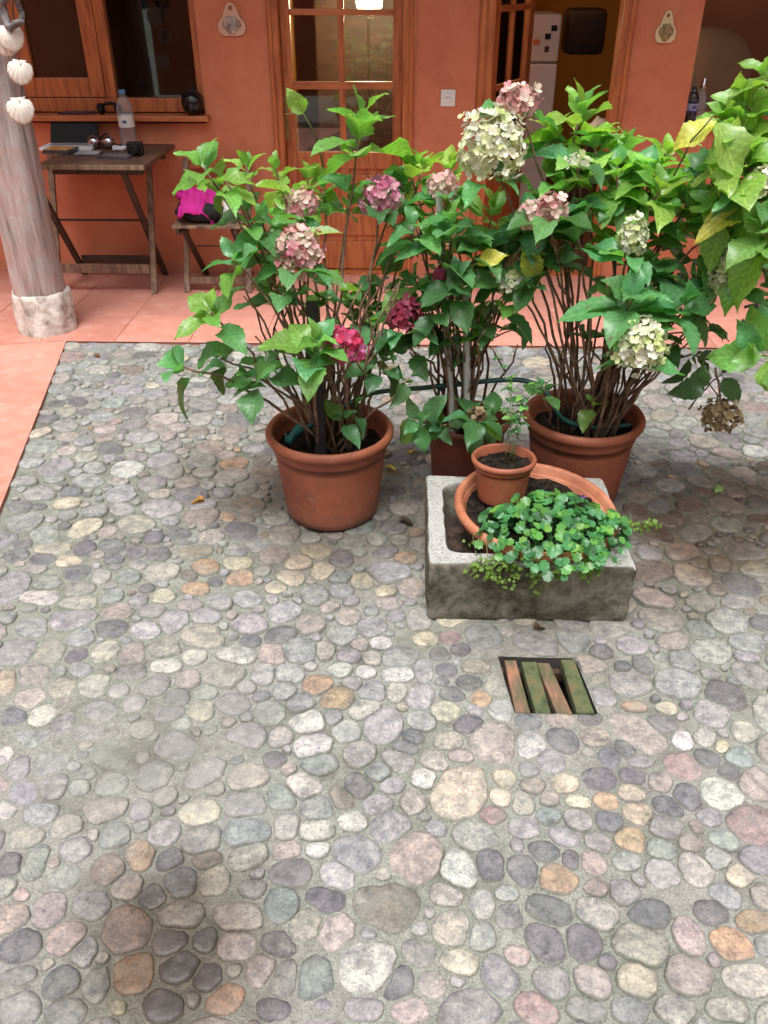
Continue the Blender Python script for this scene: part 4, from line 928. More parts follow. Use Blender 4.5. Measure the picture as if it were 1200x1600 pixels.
# on the window sill
zsl = SZ - .001; ysl = YW - .02
p = W(302, 170, ysl); t = MB(); t.lathe([(.001, .0), (.035, .001), (.058, .03), (.066, .065), (.056, .10), (.032, .122), (.022, .126), (.020, .118), (.001, .11)], 28, (p.x, ysl, zsl)); tag(t.build('round_vase', simple('glossy_black_glaze', (.012, .011, .012), None, 5, .12), smooth=True), 'round glossy black vase at the right end of the window sill', 'vase')
p = W(172, 170, ysl); r = thing('headset', (p.x, ysl, zsl), 'black headset lying on the window sill behind the bottle', 'headset')
t = MB()
t.tube([Vector((p.x + .05 * math.cos(a), ysl - .01 + .03 * math.sin(a), zsl + .035 + .02 * math.sin(a * 1.0))) for a in [i * math.pi / 10 for i in range(11)]], .009, 8); t.build('band', M['black'], r, smooth=True)
for dx in (-.05, .05):
    t = MB(); t.lathe([(.001, .02), (.026, .016), (.03, 0), (.026, -.014), (.001, -.016)], 18, Vector((p.x + dx, ysl - .01, zsl + .03)), Matrix.Rotation(R(70), 3, 'Y')); t.build('ear_cup', M['black'], r, smooth=True)
a_, b_ = W(92, 172, ysl), W(150, 172, ysl)
t = MB(); t.tube([Vector((a_.x, ysl - .02, zsl + .008)), Vector((a_.x + .08, ysl - .015, zsl + .010)), Vector((b_.x, ysl - .01, zsl + .012))], [.006, .009, .008], 8)
tag(t.build('pen_case', simple('dark_violet_case', (.06, .035, .05), None, 12, .5), smooth=True), 'thin dark stick-shaped case on the window sill above the laptop', 'case')

# ------------------------------------------------------------------ folding chair with clothes
CZ = .43
s0, s1 = G(268, 352, CZ), G(374, 355, CZ); cy0 = (s0.y + s1.y) / 2; cx0, cx1 = s0.x, s1.x; CD = .33
ch = thing('folding_chair', ((cx0 + cx1) / 2, cy0 + .15, .0125), 'folding wooden chair against the wall holding clothes and a bag', 'chair')
for k in range(5):
    t = MB(); t.box(((cx0 + cx1) / 2, cy0 + .035 + k * CD / 5, CZ - .009), (cx1 - cx0, CD / 5 - .012, .016), None, .003); t.build('seat_slat', M['greywood'], ch)
for xx in (cx0 + .03, cx1 - .03):
    t = MB(); t.box((xx, cy0 + CD / 2, CZ - .035), (.02, CD - .02, .034), None, .003); t.build('seat_rail', M['darkwood'], ch)
bfl, bfr = G(280, 452, .0125), G(377, 466, .0125); by = (bfl.y + bfr.y) / 2
topL, topR = W(285, 247, YW - .06), W(381, 262, YW - .06); tz_ = topL.z
for xb_, xt in ((cx0 + .01, cx0 + .01), (cx1 - .005, cx1 - .005)):
    t = MB(); t.bar((xb_, by + .02, .0125), (xt, YW - .06, tz_), .02, .032, Vector((1, 0, 0)), .003); t.build('leg', M['greywood'], ch)
for xx in (cx0 + .055, cx1 - .05):
    t = MB(); t.bar((xx, YW - .04, .0125), (xx, cy0 + .05, CZ - .03), .02, .03, Vector((1, 0, 0)), .003); t.build('leg', M['darkwood'], ch)
t = MB(); t.box(((cx0 + cx1) / 2, by + .05, W(330, 442, by).z), (cx1 - cx0 - .03, .016, .04), None, .003); t.build('stretcher', M['greywood'], ch)
t = MB(); t.tube([(cx0 + .02, YW - .11, .21), (cx1 - .02, YW - .11, .21)], .005, 6); t.build('rod', M['greywood'], ch)
for zz_ in (tz_ - .03, tz_ - .13):
    t = MB(); t.box(((cx0 + cx1) / 2, YW - .055 - (tz_ - zz_) * .28, zz_), (cx1 - cx0 - .03, .014, .05), None, .003); t.build('back_slat', M['doorwood_h'], ch)
def lump(c, rx, ry, rz, amp, fr_, mat, seed, n=26, m=14, base=None, folds=0):
    t = MB(); vs_ = []; base = c.z if base is None else base
    for j in range(m + 1):
        ph = math.pi * j / m
        for k in range(n):
            th = 2 * math.pi * k / n; d = Vector((math.sin(ph) * math.cos(th), math.sin(ph) * math.sin(th), math.cos(ph)))
            q = 1 + amp * noise.noise(d * fr_ + Vector((seed, 0, 0))) + folds * abs(noise.noise(d * fr_ * 2.3 + Vector((seed, 5, 0))))
            sup = (abs(d.x) ** 3 + abs(d.y) ** 3 + abs(d.z) ** 3) ** (-1 / 3)
            v = c + Vector((d.x * rx, d.y * ry, d.z * rz)) * q * (.5 + .5 * sup); v.z = max(v.z, base); vs_.append(v)
    t.add(vs_, [(j * n + k, (j + 1) * n + k, (j + 1) * n + (k + 1) % n, j * n + (k + 1) % n) for j in range(m) for k in range(n)]); return t
cc = W(318, 334, cy0 + .14)
bagc = Vector((cc.x, cy0 + .14, CZ + .055))
tag(lump(bagc, .155, .12, .058, .15, 2.2, None, 3, base=CZ + .001).build('black_bag', M['blackcloth'], smooth=True), 'soft black bag lying on the seat of the folding chair', 'bag')
mc = Vector((W(308, 316, cy0 + .08).x, cy0 + .12, CZ + .118))
t = MB(); n = 34; vs_ = []
for j in range(n):
    for i in range(n):
        u, v = i / (n - 1) * 2 - 1, j / (n - 1) * 2 - 1; q = math.hypot(u, v); a = math.atan2(v, u)
        ed_ = (1 + .18 * math.sin(3 * a + 1) + .10 * math.sin(5 * a)) * (1 if q < .01 else max(abs(u), abs(v)) / q)
        x_, y_ = u * .135 * ed_, v * .115 * ed_
        z_ = .065 * (1 - q * q * .75) + .055 * abs(noise.noise((u * 2.1 + v, v * 1.6, 1))) + .018 * noise.noise((u * 5, v * 5, 2)) - .09 * max(0, -v - .40) - .05 * max(0, u - .4)
        vs_.append(mc + Vector((x_, y_, z_ - .02)))
t.add(vs_, [(j * n + i, j * n + i + 1, (j + 1) * n + i + 1, (j + 1) * n + i) for j in range(n - 1) for i in range(n - 1)])
o = t.build('magenta_shirt', M['magenta'], smooth=True); tag(o, 'crumpled magenta shirt thrown over the black bag on the chair', 'shirt')
md = o.modifiers.new('thickness', 'SOLIDIFY'); md.thickness = .004
wc_ = Vector((W(360, 326, cy0 + .12).x, cy0 + .13, CZ + .06))
tag(lump(wc_, .045, .07, .075, .25, 2.5, None, 9, 20, 10, CZ + .001, .2).build('white_packet', simple('white_yellow_wrapper', (.72, .72, .70), (.6, .45, .05), 14, .35, lo=.30, hi=.42), smooth=True), 'crumpled white and yellow packet beside the black bag on the chair', 'packet')

# ------------------------------------------------------------------ fittings on the wall
def plaque(px0, px1, py0, py1, body, relief, lab):
    Yp = YW - .001; a, b = W(px0, py1, Yp), W(px1, py0, Yp); w, h = b.x - a.x, b.z - a.z; c = Vector(((a.x + b.x) / 2, Yp, a.z))
    r = thing('wall_plaque', c, lab, 'plaque'); th = .014
    half = [(0, 0), (.30, .01), (.44, .08), (.50, .22), (.49, .36), (.42, .48), (.32, .55), (.30, .62), (.22, .80), (.15, .93), (.07, .99), (0, 1.0)]
    out = [(x * w, z * h) for x, z in half] + [(-x * w, z * h) for x, z in half[-2:0:-1]]
    hole = [(.085 * w * math.cos(q), (.84 + .085 * math.sin(q) * w / h) * h) for q in [i * 6.2832 / 14 for i in range(14)]]
    bm = bmesh.new(); rings = []
    for pts_ in (out, hole):
        vsx = [bm.verts.new((c.x + x, Yp - th, c.z + z)) for x, z in pts_]; rings.append(vsx)
        for i in range(len(vsx)): bm.edges.new((vsx[i], vsx[(i + 1) % len(vsx)]))
    bmesh.ops.triangle_fill(bm, use_beauty=True, use_dissolve=False, edges=bm.edges[:])
    bm.normal_update()
    ex = bmesh.ops.extrude_face_region(bm, geom=bm.faces[:]); bmesh.ops.translate(bm, verts=[e for e in ex['geom'] if isinstance(e, bmesh.types.BMVert)], vec=(0, th, 0))
    bmesh.ops.recalc_face_normals(bm, faces=bm.faces[:])
    bm.verts.ensure_lookup_table(); t = MB(); t.add([v.co.copy() for v in bm.verts], [tuple(v.index for v in f.verts) for f in bm.faces]) ; bm.free()
    t.build('plate', body, r)
    t = MB(); cz = c.z + .28 * h
    t.lathe([(.001, -.22 * h), (.12 * w, -.22 * h), (.20 * w, -.12 * h), (.245 * w, .0), (.235 * w, .12 * h), (.19 * w, .22 * h), (.21 * w, .30 * h), (.16 * w, .31 * h), (.001, .29 * h)], 20, (c.x, Yp - th, cz)); 
    t.v = [Vector((v.x, Yp - th - max(0.0, (Yp - th - v.y)) * .45 + (.003 if v.y > Yp - th else 0), v.z)) for v in t.v]
    t.build('jug_relief', relief, r, smooth=True)
    for s_ in (-1, 1):
        t = MB(); t.tube([Vector((c.x + s_ * (.19 + .13 * math.sin(q)) * w, Yp - th - .004, cz + (.20 - .26 * (1 - math.cos(q)) / 2) * h)) for q in [i * math.pi / 8 for i in range(9)]], .004, 6)
        t.build('jug_handle', relief, r, smooth=True)
plaque(343, 381, 4, 56, M['ceramicA'], M['jugA'], 'pinkish ceramic wall plaque with a jug relief, left of the closed door')
plaque(1021, 1061, 16, 67, M['ceramicB'], M['jugB'], 'cream ceramic wall plaque with an olive jug relief, right of the open doorway')
p = W(700, 153, YW); r = thing('light_switch', (p.x, YW, p.z), 'square white light switch on the red wall between the two doors', 'switch')
t = MB(); t.box((p.x, YW - .005, p.z), (.082, .010, .086), None, .004); t.build('plate', M['white'], r)
t = MB(); t.box((p.x, YW - .012, p.z + .002), (.052, .008, .052), Matrix.Rotation(R(4), 3, 'X'), .002); t.build('rocker', M['white'], r)
t = MB(); t.box((p.x, YW - .0165, p.z + .004), (.034, .003, .007)); t.build('marker', simple('grey_marker', (.5, .5, .5)), r)
bottle(1080, 170, .035, W(1081, 138, YW + .08).z - SZ3 + .01, 'blue_bottle', 'pale blue plastic bottle on the sill of the right window', M['bluepet'], simple('dark_cap', (.03, .05, .10)), simple('red_white_label', (.5, .45, .5), (.10, .15, .40), 20, .5), Y=YW + .07, z=SZ3)
def cruet():
    Yc_ = YW + .10; p = W(1093, 170, Yc_); z0 = SZ3; h = W(1093, 120, Yc_).z - z0; r = thing('glass_decanter', (p.x, Yc_, z0), 'clear glass decanter with a pointed stopper on the sill of the right window', 'decanter')
    t = MB(); t.lathe([(.001, .002), (.034, .002), (.038, .02), (.032, h * .3), (.036, h * .45), (.022, h * .62), (.014, h * .72), (.02, h * .76)], 24, (p.x, Yc_, z0)); t.build('body', M['petglass'], r, smooth=True)
    t = MB(); t.lathe([(.018, h * .765), (.022, h * .80), (.012, h * .86), (.014, h * .92), (.001, h)], 16, (p.x, Yc_, z0)); t.build('stopper', M['steel'], r, smooth=True)
cruet()

# ------------------------------------------------------------------ pots
def pot(c, rt, rb, h, mat, lab, soil_z, ring=True, tilt=None, wall=.012, lip=.016, rootname='plant_pot'):
    c = Vector(c); r = thing(rootname, c, lab, 'pot')
    def mid(f): return rb + (rt - lip - rb) * f
    prof = [(.001, .004), (rb - .01, .002), (rb, .010)]
    for k in range(1, 9):
        f = k / 10; prof.append((mid(f), h * f))
    if ring: prof += [(mid(.78) + .0005, h * .78), (mid(.79) + .004, h * .79), (mid(.82) + .005, h * .82)]
    prof += [(rt - lip, h - lip * 2.3), (rt - lip * .35, h - lip * 2.1), (rt, h - lip * 1.5), (rt + .001, h - lip * .8), (rt - lip * .4, h - .001), (rt - lip * .9, h), (rt - lip - wall * .5, h - .006), (rt - lip - wall, h - .03), (mid(.5) - wall, h * .5), (mid(.5) - wall - .005, h * .5 - .002)]
    t = MB(); t.lathe(prof, 56, c, tilt); t.build('pot_body', mat, r, smooth=True)
    f = soil_z / h; rs_ = rb + (rt - lip - rb) * f - wall * .6
    t = MB(); n, m = 40, 10; vs_ = []
    for j in range(m + 1):
        for k in range(n):
            a = 2 * math.pi * k / n; q = rs_ * j / m; v = Vector((q * math.cos(a), q * math.sin(a), soil_z + .014 * noise.noise((q * 30 * math.cos(a), q * 30 * math.sin(a), c.x * 9)) + .008 * noise.noise((q * 90 * math.cos(a), q * 90 * math.sin(a), c.y * 9))))
            vs_.append((tilt @ v if tilt is not None else v) + c)
    t.add(vs_, [(j * n + k, j * n + (k + 1) % n, (j + 1) * n + (k + 1) % n, (j + 1) * n + k) for j in range(m) for k in range(n)]); t.build('soil', M['soil'], r, smooth=True)
    return r
PL = Vector((-.252, 2.532, .006)); PR = Vector((.617, 2.665, .006)); PM = Vector((.222, 2.72, .006))
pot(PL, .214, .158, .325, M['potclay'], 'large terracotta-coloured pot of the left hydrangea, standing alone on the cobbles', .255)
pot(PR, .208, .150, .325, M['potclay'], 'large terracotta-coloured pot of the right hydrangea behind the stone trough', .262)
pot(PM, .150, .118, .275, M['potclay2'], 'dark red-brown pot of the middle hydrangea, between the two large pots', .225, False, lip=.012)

# ------------------------------------------------------------------ stone trough, bowl, small pot
tx0_, tx1_ = G(666, 968).x, G(979, 976).x; tyf = (G(666, 968).y + G(979, 976).y) / 2 + .0; thh = W(667, 881, tyf).z; tyb = G(800, 744, thh).y
trough = thing('stone_trough', ((tx0_ + tx1_) / 2, (tyf + tyb) / 2, .004), 'low rectangular concrete trough with pale rim and algae-stained sides on the cobbles', 'trough')
wl = .052; fz_ = .055
def rrect(x0, x1, y0, y1, rad, z, n=5):
    o = []
    for cx, cy, a0 in ((x1 - rad, y1 - rad, 0), (x0 + rad, y1 - rad, 90), (x0 + rad, y0 + rad, 180), (x1 - rad, y0 + rad, 270)):
        for k in range(n + 1):
            a = R(a0 + 90 * k / n); o.append(Vector((cx + rad * math.cos(a), cy + rad * math.sin(a), z)))
    return o
rings = [rrect(tx0_ + .004, tx1_ - .004, tyf + .004, tyb - .004, .012, .006), rrect(tx0_, tx1_, tyf, tyb, .010, .03), rrect(tx0_, tx1_, tyf, tyb, .010, thh * .5), rrect(tx0_, tx1_, tyf, tyb, .010, thh - .008), rrect(tx0_ + .005, tx1_ - .005, tyf + .005, tyb - .005, .010, thh),
         rrect(tx0_ + wl, tx1_ - wl, tyf + wl, tyb - wl, .045, thh), rrect(tx0_ + wl + .005, tx1_ - wl - .005, tyf + wl + .005, tyb - wl - .005, .042, thh - .008), rrect(tx0_ + wl + .014, tx1_ - wl - .014, tyf + wl + .014, tyb - wl - .014, .04, fz_)]
t = MB(); n = len(rings[0]); vs_ = []
bm = bmesh.new(); ringv = []
for i, rg in enumerate(rings): ringv.append([bm.verts.new(v) for v in rg])
for i in range(len(rings) - 1):
    for k in range(n): bm.faces.new((ringv[i][k], ringv[i][(k + 1) % n], ringv[i + 1][(k + 1) % n], ringv[i + 1][k]))
bm.faces.new(ringv[-1])
bmesh.ops.subdivide_edges(bm, edges=[e for e in bm.edges if e.calc_length() > .05], cuts=7, use_grid_fill=True)
for v in bm.verts:
    d = noise.noise_vector(v.co * 26) * .0045 + noise.noise_vector(v.co * 8) * .004; v.co += d
bm.verts.ensure_lookup_table(); bm.verts.index_update(); t.add([v.co.copy() for v in bm.verts], [tuple(v.index for v in f.verts) for f in bm.faces]); bm.free()
t.build('basin', M['concrete'], trough, smooth='auto')
# loose earth in the trough
t = MB(); n = 30; vs_ = []
for j in range(n):
    for i in range(n):
        u, v = i / (n - 1), j / (n - 1); x_, y_ = tx0_ + wl + .016 + u * (tx1_ - tx0_ - 2 * wl - .032), tyf + wl + .016 + v * (tyb - tyf - 2 * wl - .032)
        vs_.append((x_, y_, .095 + .02 * noise.noise((x_ * 14, y_ * 14, 0)) + .012 * noise.noise((x_ * 45, y_ * 45, 0))))
t.add(vs_, [(j * n + i, j * n + i + 1, (j + 1) * n + i + 1, (j + 1) * n + i) for j in range(n - 1) for i in range(n - 1)])
t.build('soil', simple('earth', (.05, .032, .024), (.015, .011, .009), 14, .95, 1, 80, c3=(.13, .075, .055)), trough, smooth=True)
BC = Vector((.392, 2.185, .12)); tl = Matrix.Rotation(R(3), 3, 'X') @ Matrix.Rotation(R(4), 3, 'Y')
pot(BC, .248, .175, .135, M['bowlclay'], 'wide shallow clay bowl of green ground cover sunk in the stone trough', .098, False, tl, lip=.016, rootname='clay_bowl')
SP = Vector((.300, 2.245, .228))
pot(SP, .098, .070, .150, M['potclay'], 'small terracotta pot of bare soil standing in the bowl of green plants', .122, True, Matrix.Rotation(R(-3), 3, 'X'), wall=.006, lip=.009)

# ------------------------------------------------------------------ hydrangeas
def leaf_mesh(name, wid, fold, droop, wave, seed, mat, seg=11, serr=.065):
    rr = random.Random(seed); vs_, fs, uvs = [], [], []; bend, twist = rr.uniform(-.16, .16), rr.uniform(-.7, .7)
    for i in range(seg + 1):
        t = i / seg; w = wid * (math.sin(math.pi * t ** .82) ** .85) * (1.05 - .25 * t) if 0 < t < 1 else 0.0
        w *= 1 + (serr if i % 2 else -serr)
        for k, f in enumerate((-1, -.55, 0, .55, 1)):
            x = f * w; z = abs(f) * w * fold - droop * t * t + .10 * t + wave * math.sin(t * 9 + seed + (2 if f > 0 else 0)) * abs(f) * .6 - (.25 * w * (abs(f) > .9) * abs(fold))
            vs_.append((x + bend * t * t, t - .12 * droop * t * t, z + twist * x * t)); uvs.append((.5 + x, t))
    for i in range(seg):
        for k in range(4): fs.append((i * 5 + k, i * 5 + k + 1, (i + 1) * 5 + k + 1, (i + 1) * 5 + k))
    n = len(vs_); vs_ += [(-.012, -.16, -.04), (.012, -.16, -.04), (.010, .02, .004), (-.010, .02, .004)]; uvs += [(.5, 0)] * 4; fs.append((n, n + 1, n + 2, n + 3))
    me = bpy.data.meshes.new(name); me.from_pydata(vs_, [], fs); uvl = me.uv_layers.new(name='UVMap')
    for lp in me.loops: uvl.data[lp.index].uv = uvs[lp.vertex_index]
    me.polygons.foreach_set('use_smooth', [True] * len(me.polygons)); me.materials.append(mat); me.update(); return me
LEAVES = [leaf_mesh('leaf', .31 + .05 * random.random(), .30 + .35 * random.random(), .08 + .50 * random.random(), .04 + .09 * random.random(), k, M['leaf']) for k in range(12)]
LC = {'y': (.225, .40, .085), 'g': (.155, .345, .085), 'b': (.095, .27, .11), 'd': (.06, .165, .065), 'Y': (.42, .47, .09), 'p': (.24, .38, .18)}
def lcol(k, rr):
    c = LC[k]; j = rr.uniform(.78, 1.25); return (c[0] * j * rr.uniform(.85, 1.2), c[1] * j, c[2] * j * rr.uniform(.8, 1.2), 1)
def add_leaf(root, pos, d, up, L, colr, rr, mesh=None):
    d = d.normalized(); x = d.cross(up)
    if x.length < 1e-3: x = d.orthogonal()
    x.normalize(); z = x.cross(d)
    m = Matrix((x, d, z)).transposed().to_4x4(); sc_ = Matrix.Diagonal((L * rr.uniform(.88, 1.12), L, L, 1))
    o = bpy.data.objects.new('leaf', mesh or rr.choice(LEAVES)); col.objects.link(o); o.parent = root
    o.matrix_local = Matrix.Translation(Vector(pos) - Vector(root.location)) @ m @ sc_; o.color = colr; return o
def bez(a, c, b, n, jit, rr):
    pts = []
    for i in range(n + 1):
        t = i / n; p = a * (1 - t) ** 2 + c * 2 * t * (1 - t) + b * t * t
        if 0 < i < n: p = p + Vector((rr.gauss(0, jit), rr.gauss(0, jit), rr.gauss(0, jit * .6)))
        pts.append(p)
    return pts
def stem(root, pts, r0, r1, mat='stem', n=7):
    t = MB(); m = len(pts); t.tube(pts, [r0 + (r1 - r0) * i / (m - 1) for i in range(m)], n); return t.build('stem', M[mat], root, smooth=True)
def rosette(root, P, axis, size, pairs, key, rr, spread=1.0, mix=None):
    axis = axis.normalized(); e1 = axis.orthogonal().normalized(); e2 = axis.cross(e1); a0 = rr.uniform(0, 3.14)
    for k in range(pairs):
        f = k / max(1, pairs - 1); el = R(62 - 62 * f * spread + rr.uniform(-9, 9)); L = size * (.55 + .5 * f) * rr.uniform(.85, 1.12)
        for s_ in (0, 1):
            a = a0 + k * math.pi / 2 + s_ * math.pi + rr.gauss(0, .25)
            h_ = e1 * math.cos(a) + e2 * math.sin(a); e = el + R(rr.gauss(0, 10)); d = h_ * math.cos(e) + axis * math.sin(e)
            d.z -= .10 * f
            kk = key if rr.random() > .28 else rr.choice(mix or {'y': 'gyg', 'g': 'ygb', 'b': 'gbd', 'd': 'bdd'}.get(key, 'g'))
            add_leaf(root, P - axis * (.017 * k) + d * (L * .14), d, axis, L, lcol(kk, rr), rr)
def flower(root, P, rx, rz, pal, rr, n=None, axis=Vector((0, 0, 1)), fs=.0135, cone=0.0):
    t = MB(); n = n or int(150 * (rx / .07) * (rz / .07)); ga = 2.39996
    pal2 = [Vector(p) for p in pal]
    for i in range(n):
        z = 1 - 2 * (i + .5) / n; q = math.sqrt(max(0, 1 - z * z)); a = i * ga; d = Vector((q * math.cos(a), q * math.sin(a), z))
        if z < -.75: continue
        k_ = 1 - cone * max(0, z)
        lump_ = 1 + .30 * noise.noise(d * 2.6 + Vector(P) * 9)
        c = Vector(P) + Vector((d.x * rx * k_, d.y * rx * k_, d.z * rz)) * lump_ * rr.uniform(.80, 1.06)
        nd_ = (d + Vector((rr.gauss(0, .4), rr.gauss(0, .4), rr.gauss(0, .4) + .15))).normalized(); e1 = nd_.orthogonal().normalized(); e2 = nd_.cross(e1); s_ = fs * rr.uniform(.75, 1.25); r0 = rr.uniform(0, 1.57)
        w_ = rr.random(); i0 = min(len(pal2) - 1, int(w_ * len(pal2))); base = pal2[i0].lerp(pal2[rr.randrange(len(pal2))], rr.uniform(0, .5)) * rr.uniform(.8, 1.15)
        cup = rr.uniform(.1, .6)
        for p_ in range(4):
            a2 = r0 + p_ * 1.5708 + rr.gauss(0, .1); u = e1 * math.cos(a2) + e2 * math.sin(a2); v = e1 * -math.sin(a2) + e2 * math.cos(a2); b_ = base * rr.uniform(.9, 1.08); cc_ = (b_.x, b_.y, b_.z, 1); ci = (b_.x * .8, b_.y * .85, b_.z * .7, 1)
            t.add([c, c + (u * .55 + v * .52) * s_ + nd_ * s_ * cup * .4, c + (u * 1.0 + v * .36) * s_ + nd_ * s_ * cup, c + (u * 1.05 - v * .30) * s_ + nd_ * s_ * cup, c + (u * .55 - v * .52) * s_ + nd_ * s_ * cup * .4], [(0, 4, 3, 2, 1)], [ci, cc_, cc_, cc_, cc_])
    return t.build('flower_head', M['petal'], root)
FP = {'dusty': [(.55, .22, .24), (.62, .36, .36), (.70, .58, .50), (.45, .16, .20), (.60, .45, .36)], 'pink': [(.52, .16, .26), (.58, .27, .36), (.62, .42, .42), (.42, .10, .20)],
      'magenta': [(.60, .05, .16), (.66, .12, .26), (.60, .20, .44), (.50, .04, .10)], 'wine': [(.36, .045, .11), (.42, .09, .16), (.30, .03, .07)],
      'white': [(.70, .71, .55), (.78, .77, .70), (.52, .60, .24), (.68, .64, .50), (.64, .68, .38)], 'lime': [(.46, .52, .22), (.70, .72, .55), (.55, .60, .32), (.76, .76, .68)],
      'blush': [(.66, .34, .32), (.72, .50, .46), (.60, .26, .28), (.70, .58, .48)], 'brown': [(.22, .15, .08), (.30, .22, .12), (.16, .10, .06), (.34, .27, .16)]}
def hydrangea(name, base, zsoil, tips, flowers, loose, label, seed, spread=.09, extra=14, lean=Vector((0, 0, 0))):
    """tips: (px,py,Y,leaf size,pairs,colour key[,axis tilt]); flowers: (px,py,Y,rx,rz,palette[,cone]); loose: single leaves"""
    rr = random.Random(seed); root = thing(name, (base.x, base.y, zsoil), label, 'hydrangea')
    B = Vector((base.x, base.y, zsoil))
    def root_pt():
        a = rr.uniform(0, 6.28); q = spread * math.sqrt(rr.random()); return B + Vector((q * math.cos(a), q * math.sin(a), -.012))
    def grow(P, n=9, lift=None):
        b = root_pt(); h = P.z - b.z; off = Vector((P.x - b.x, P.y - b.y, 0))
        b = b + off * min(.25, spread * .5 / max(off.length, .05))
        c = b + off * rr.uniform(.25, .5) + Vector((0, 0, max(h * rr.uniform(.55, .8), .14 if h < .3 else 0))) if lift is None else b + off * .55 + Vector((0, 0, lift))
        return bez(b, c, P, n, .006, rr)
    for tp in tips:
        px, py, Y, sz, pairs, key = tp[:6]; P = W(px, py, Y); lift = tp[6] if len(tp) > 6 else None
        pts = grow(P, 9, lift); stem(root, pts, rr.uniform(.0045, .0068), .0028)
        ax = (pts[-1] - pts[-2]).normalized(); ax = (ax + Vector((0, 0, .55 if lift is None else .1))).normalized()
        rosette(root, P, ax, sz, pairs, key, rr)
        # older leaf pairs further down the shoot
        if lift is None:
            for t_ in (7, 8):
                if rr.random() < .62:
                    q = pts[t_]; ax2 = (pts[t_] - pts[t_ - 1]).normalized(); a = rr.uniform(0, 3.14)
                    for s_ in (0, 1):
                        h_ = Vector((math.cos(a + s_ * 3.14), math.sin(a + s_ * 3.14), rr.uniform(-.1, .3)))
                        add_leaf(root, q + h_ * .02, h_, Vector((0, 0, 1)), sz * rr.uniform(.75, 1.1), lcol(rr.choice({'y': 'ggb', 'g': 'gbd', 'b': 'bdd', 'd': 'ddb'}.get(key, 'g')), rr), rr)
    for fl in flowers:
        px, py, Y, rx, rz, pal = fl[:6]; P = W(px, py, Y)
        if len(fl) > 7: pts = bez(W(*fl[7]), (W(*fl[7]) + P) / 2 + Vector((0, 0, .02)), P + Vector((0, 0, rz * .5)), 6, .003, rr)
        else: pts = grow(P - Vector((0, 0, rz * .4)))
        stem(root, pts, .0055 if len(fl) <= 7 else .004, .003); flower(root, P, rx, rz, FP[pal], rr, cone=fl[6] if len(fl) > 6 else 0)
        if len(fl) <= 7:
            for s_ in range(5):
                a = rr.uniform(0, 6.28); h_ = Vector((math.cos(a), math.sin(a), rr.uniform(-.2, .35))); add_leaf(root, pts[-1] - Vector((0, 0, rz * .5)) + h_ * .03, h_, Vector((0, 0, 1)), rr.uniform(.085, .125), lcol(rr.choice('gbbd'), rr), rr)
    for (px, py, Y, L, an, tiltz, key) in loose:      # an: leaf direction in the picture plane, tiltz: how far it faces up
        P = W(px, py, Y); d = Vector((math.cos(R(an)), -.25, math.sin(R(an)))); up = Vector((0, -1 + tiltz, tiltz + .2))
        add_leaf(root, P - d.normalized() * L * .5, d, up, L, lcol(key, rr), rr)
        q = P - d.normalized() * L * .62; stem(root, bez(q, q + Vector((-d.x * .06, .03, -.05)), q + Vector((-d.x * .10, .08, -.16)), 4, .003, rr), .002, .003, 'greenstem', 5)
    for k in range(extra):                              # bare old canes
        b = root_pt(); a = rr.uniform(0, 6.28); h = rr.uniform(.25, .62); P = b + Vector((math.cos(a) * rr.uniform(.05, .26), math.sin(a) * rr.uniform(.05, .22), h)) + lean * h
        pts = bez(b, b + (P - b) * .5 + Vector((0, 0, .08)), P, 7, .008, rr); stem(root, pts, rr.uniform(.004, .0065), .0025)
        if rr.random() < .75:
            q = pts[4]; P2 = q + Vector((rr.gauss(0, .09), rr.gauss(0, .08), rr.uniform(.06, .18))); stem(root, bez(q, (q + P2) / 2 + Vector((0, 0, .03)), P2, 4, .004, rr), .0035, .002, n=5)
            if rr.random() < .7:
                for s_ in (0, 1, 2):
                    h_ = Vector((rr.gauss(0, 1), rr.gauss(0, 1), rr.uniform(-.2, .4))); add_leaf(root, P2, h_, Vector((0, 0, 1)), rr.uniform(.055, .10), lcol(rr.choice('gbbd'), rr), rr)
    return root
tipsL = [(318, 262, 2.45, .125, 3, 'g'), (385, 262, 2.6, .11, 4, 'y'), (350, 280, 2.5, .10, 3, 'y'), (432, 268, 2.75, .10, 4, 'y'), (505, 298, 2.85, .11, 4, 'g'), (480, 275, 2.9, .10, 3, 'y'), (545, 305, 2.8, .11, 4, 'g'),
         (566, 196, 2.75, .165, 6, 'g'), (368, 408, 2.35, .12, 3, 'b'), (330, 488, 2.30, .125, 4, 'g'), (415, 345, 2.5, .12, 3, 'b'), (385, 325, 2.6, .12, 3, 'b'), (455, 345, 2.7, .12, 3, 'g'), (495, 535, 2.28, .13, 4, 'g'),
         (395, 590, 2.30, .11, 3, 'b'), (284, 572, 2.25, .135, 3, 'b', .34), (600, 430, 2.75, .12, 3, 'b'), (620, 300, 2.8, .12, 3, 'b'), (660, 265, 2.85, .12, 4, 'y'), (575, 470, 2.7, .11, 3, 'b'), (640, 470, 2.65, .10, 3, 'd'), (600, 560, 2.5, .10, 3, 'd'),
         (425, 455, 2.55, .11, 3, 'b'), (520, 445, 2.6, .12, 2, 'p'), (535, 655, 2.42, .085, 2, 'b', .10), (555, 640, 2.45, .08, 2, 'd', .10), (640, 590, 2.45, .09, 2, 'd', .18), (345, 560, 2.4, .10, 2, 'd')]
flL = [(466, 394, 2.42, .068, .068, 'dusty'), (471, 320, 2.6, .045, .042, 'dusty'), (597, 306, 2.62, .055, .055, 'pink'), (538, 542, 2.33, .058, .055, 'magenta'), (632, 492, 2.55, .05, .05, 'wine'), (638, 385, 2.75, .03, .03, 'blush')]
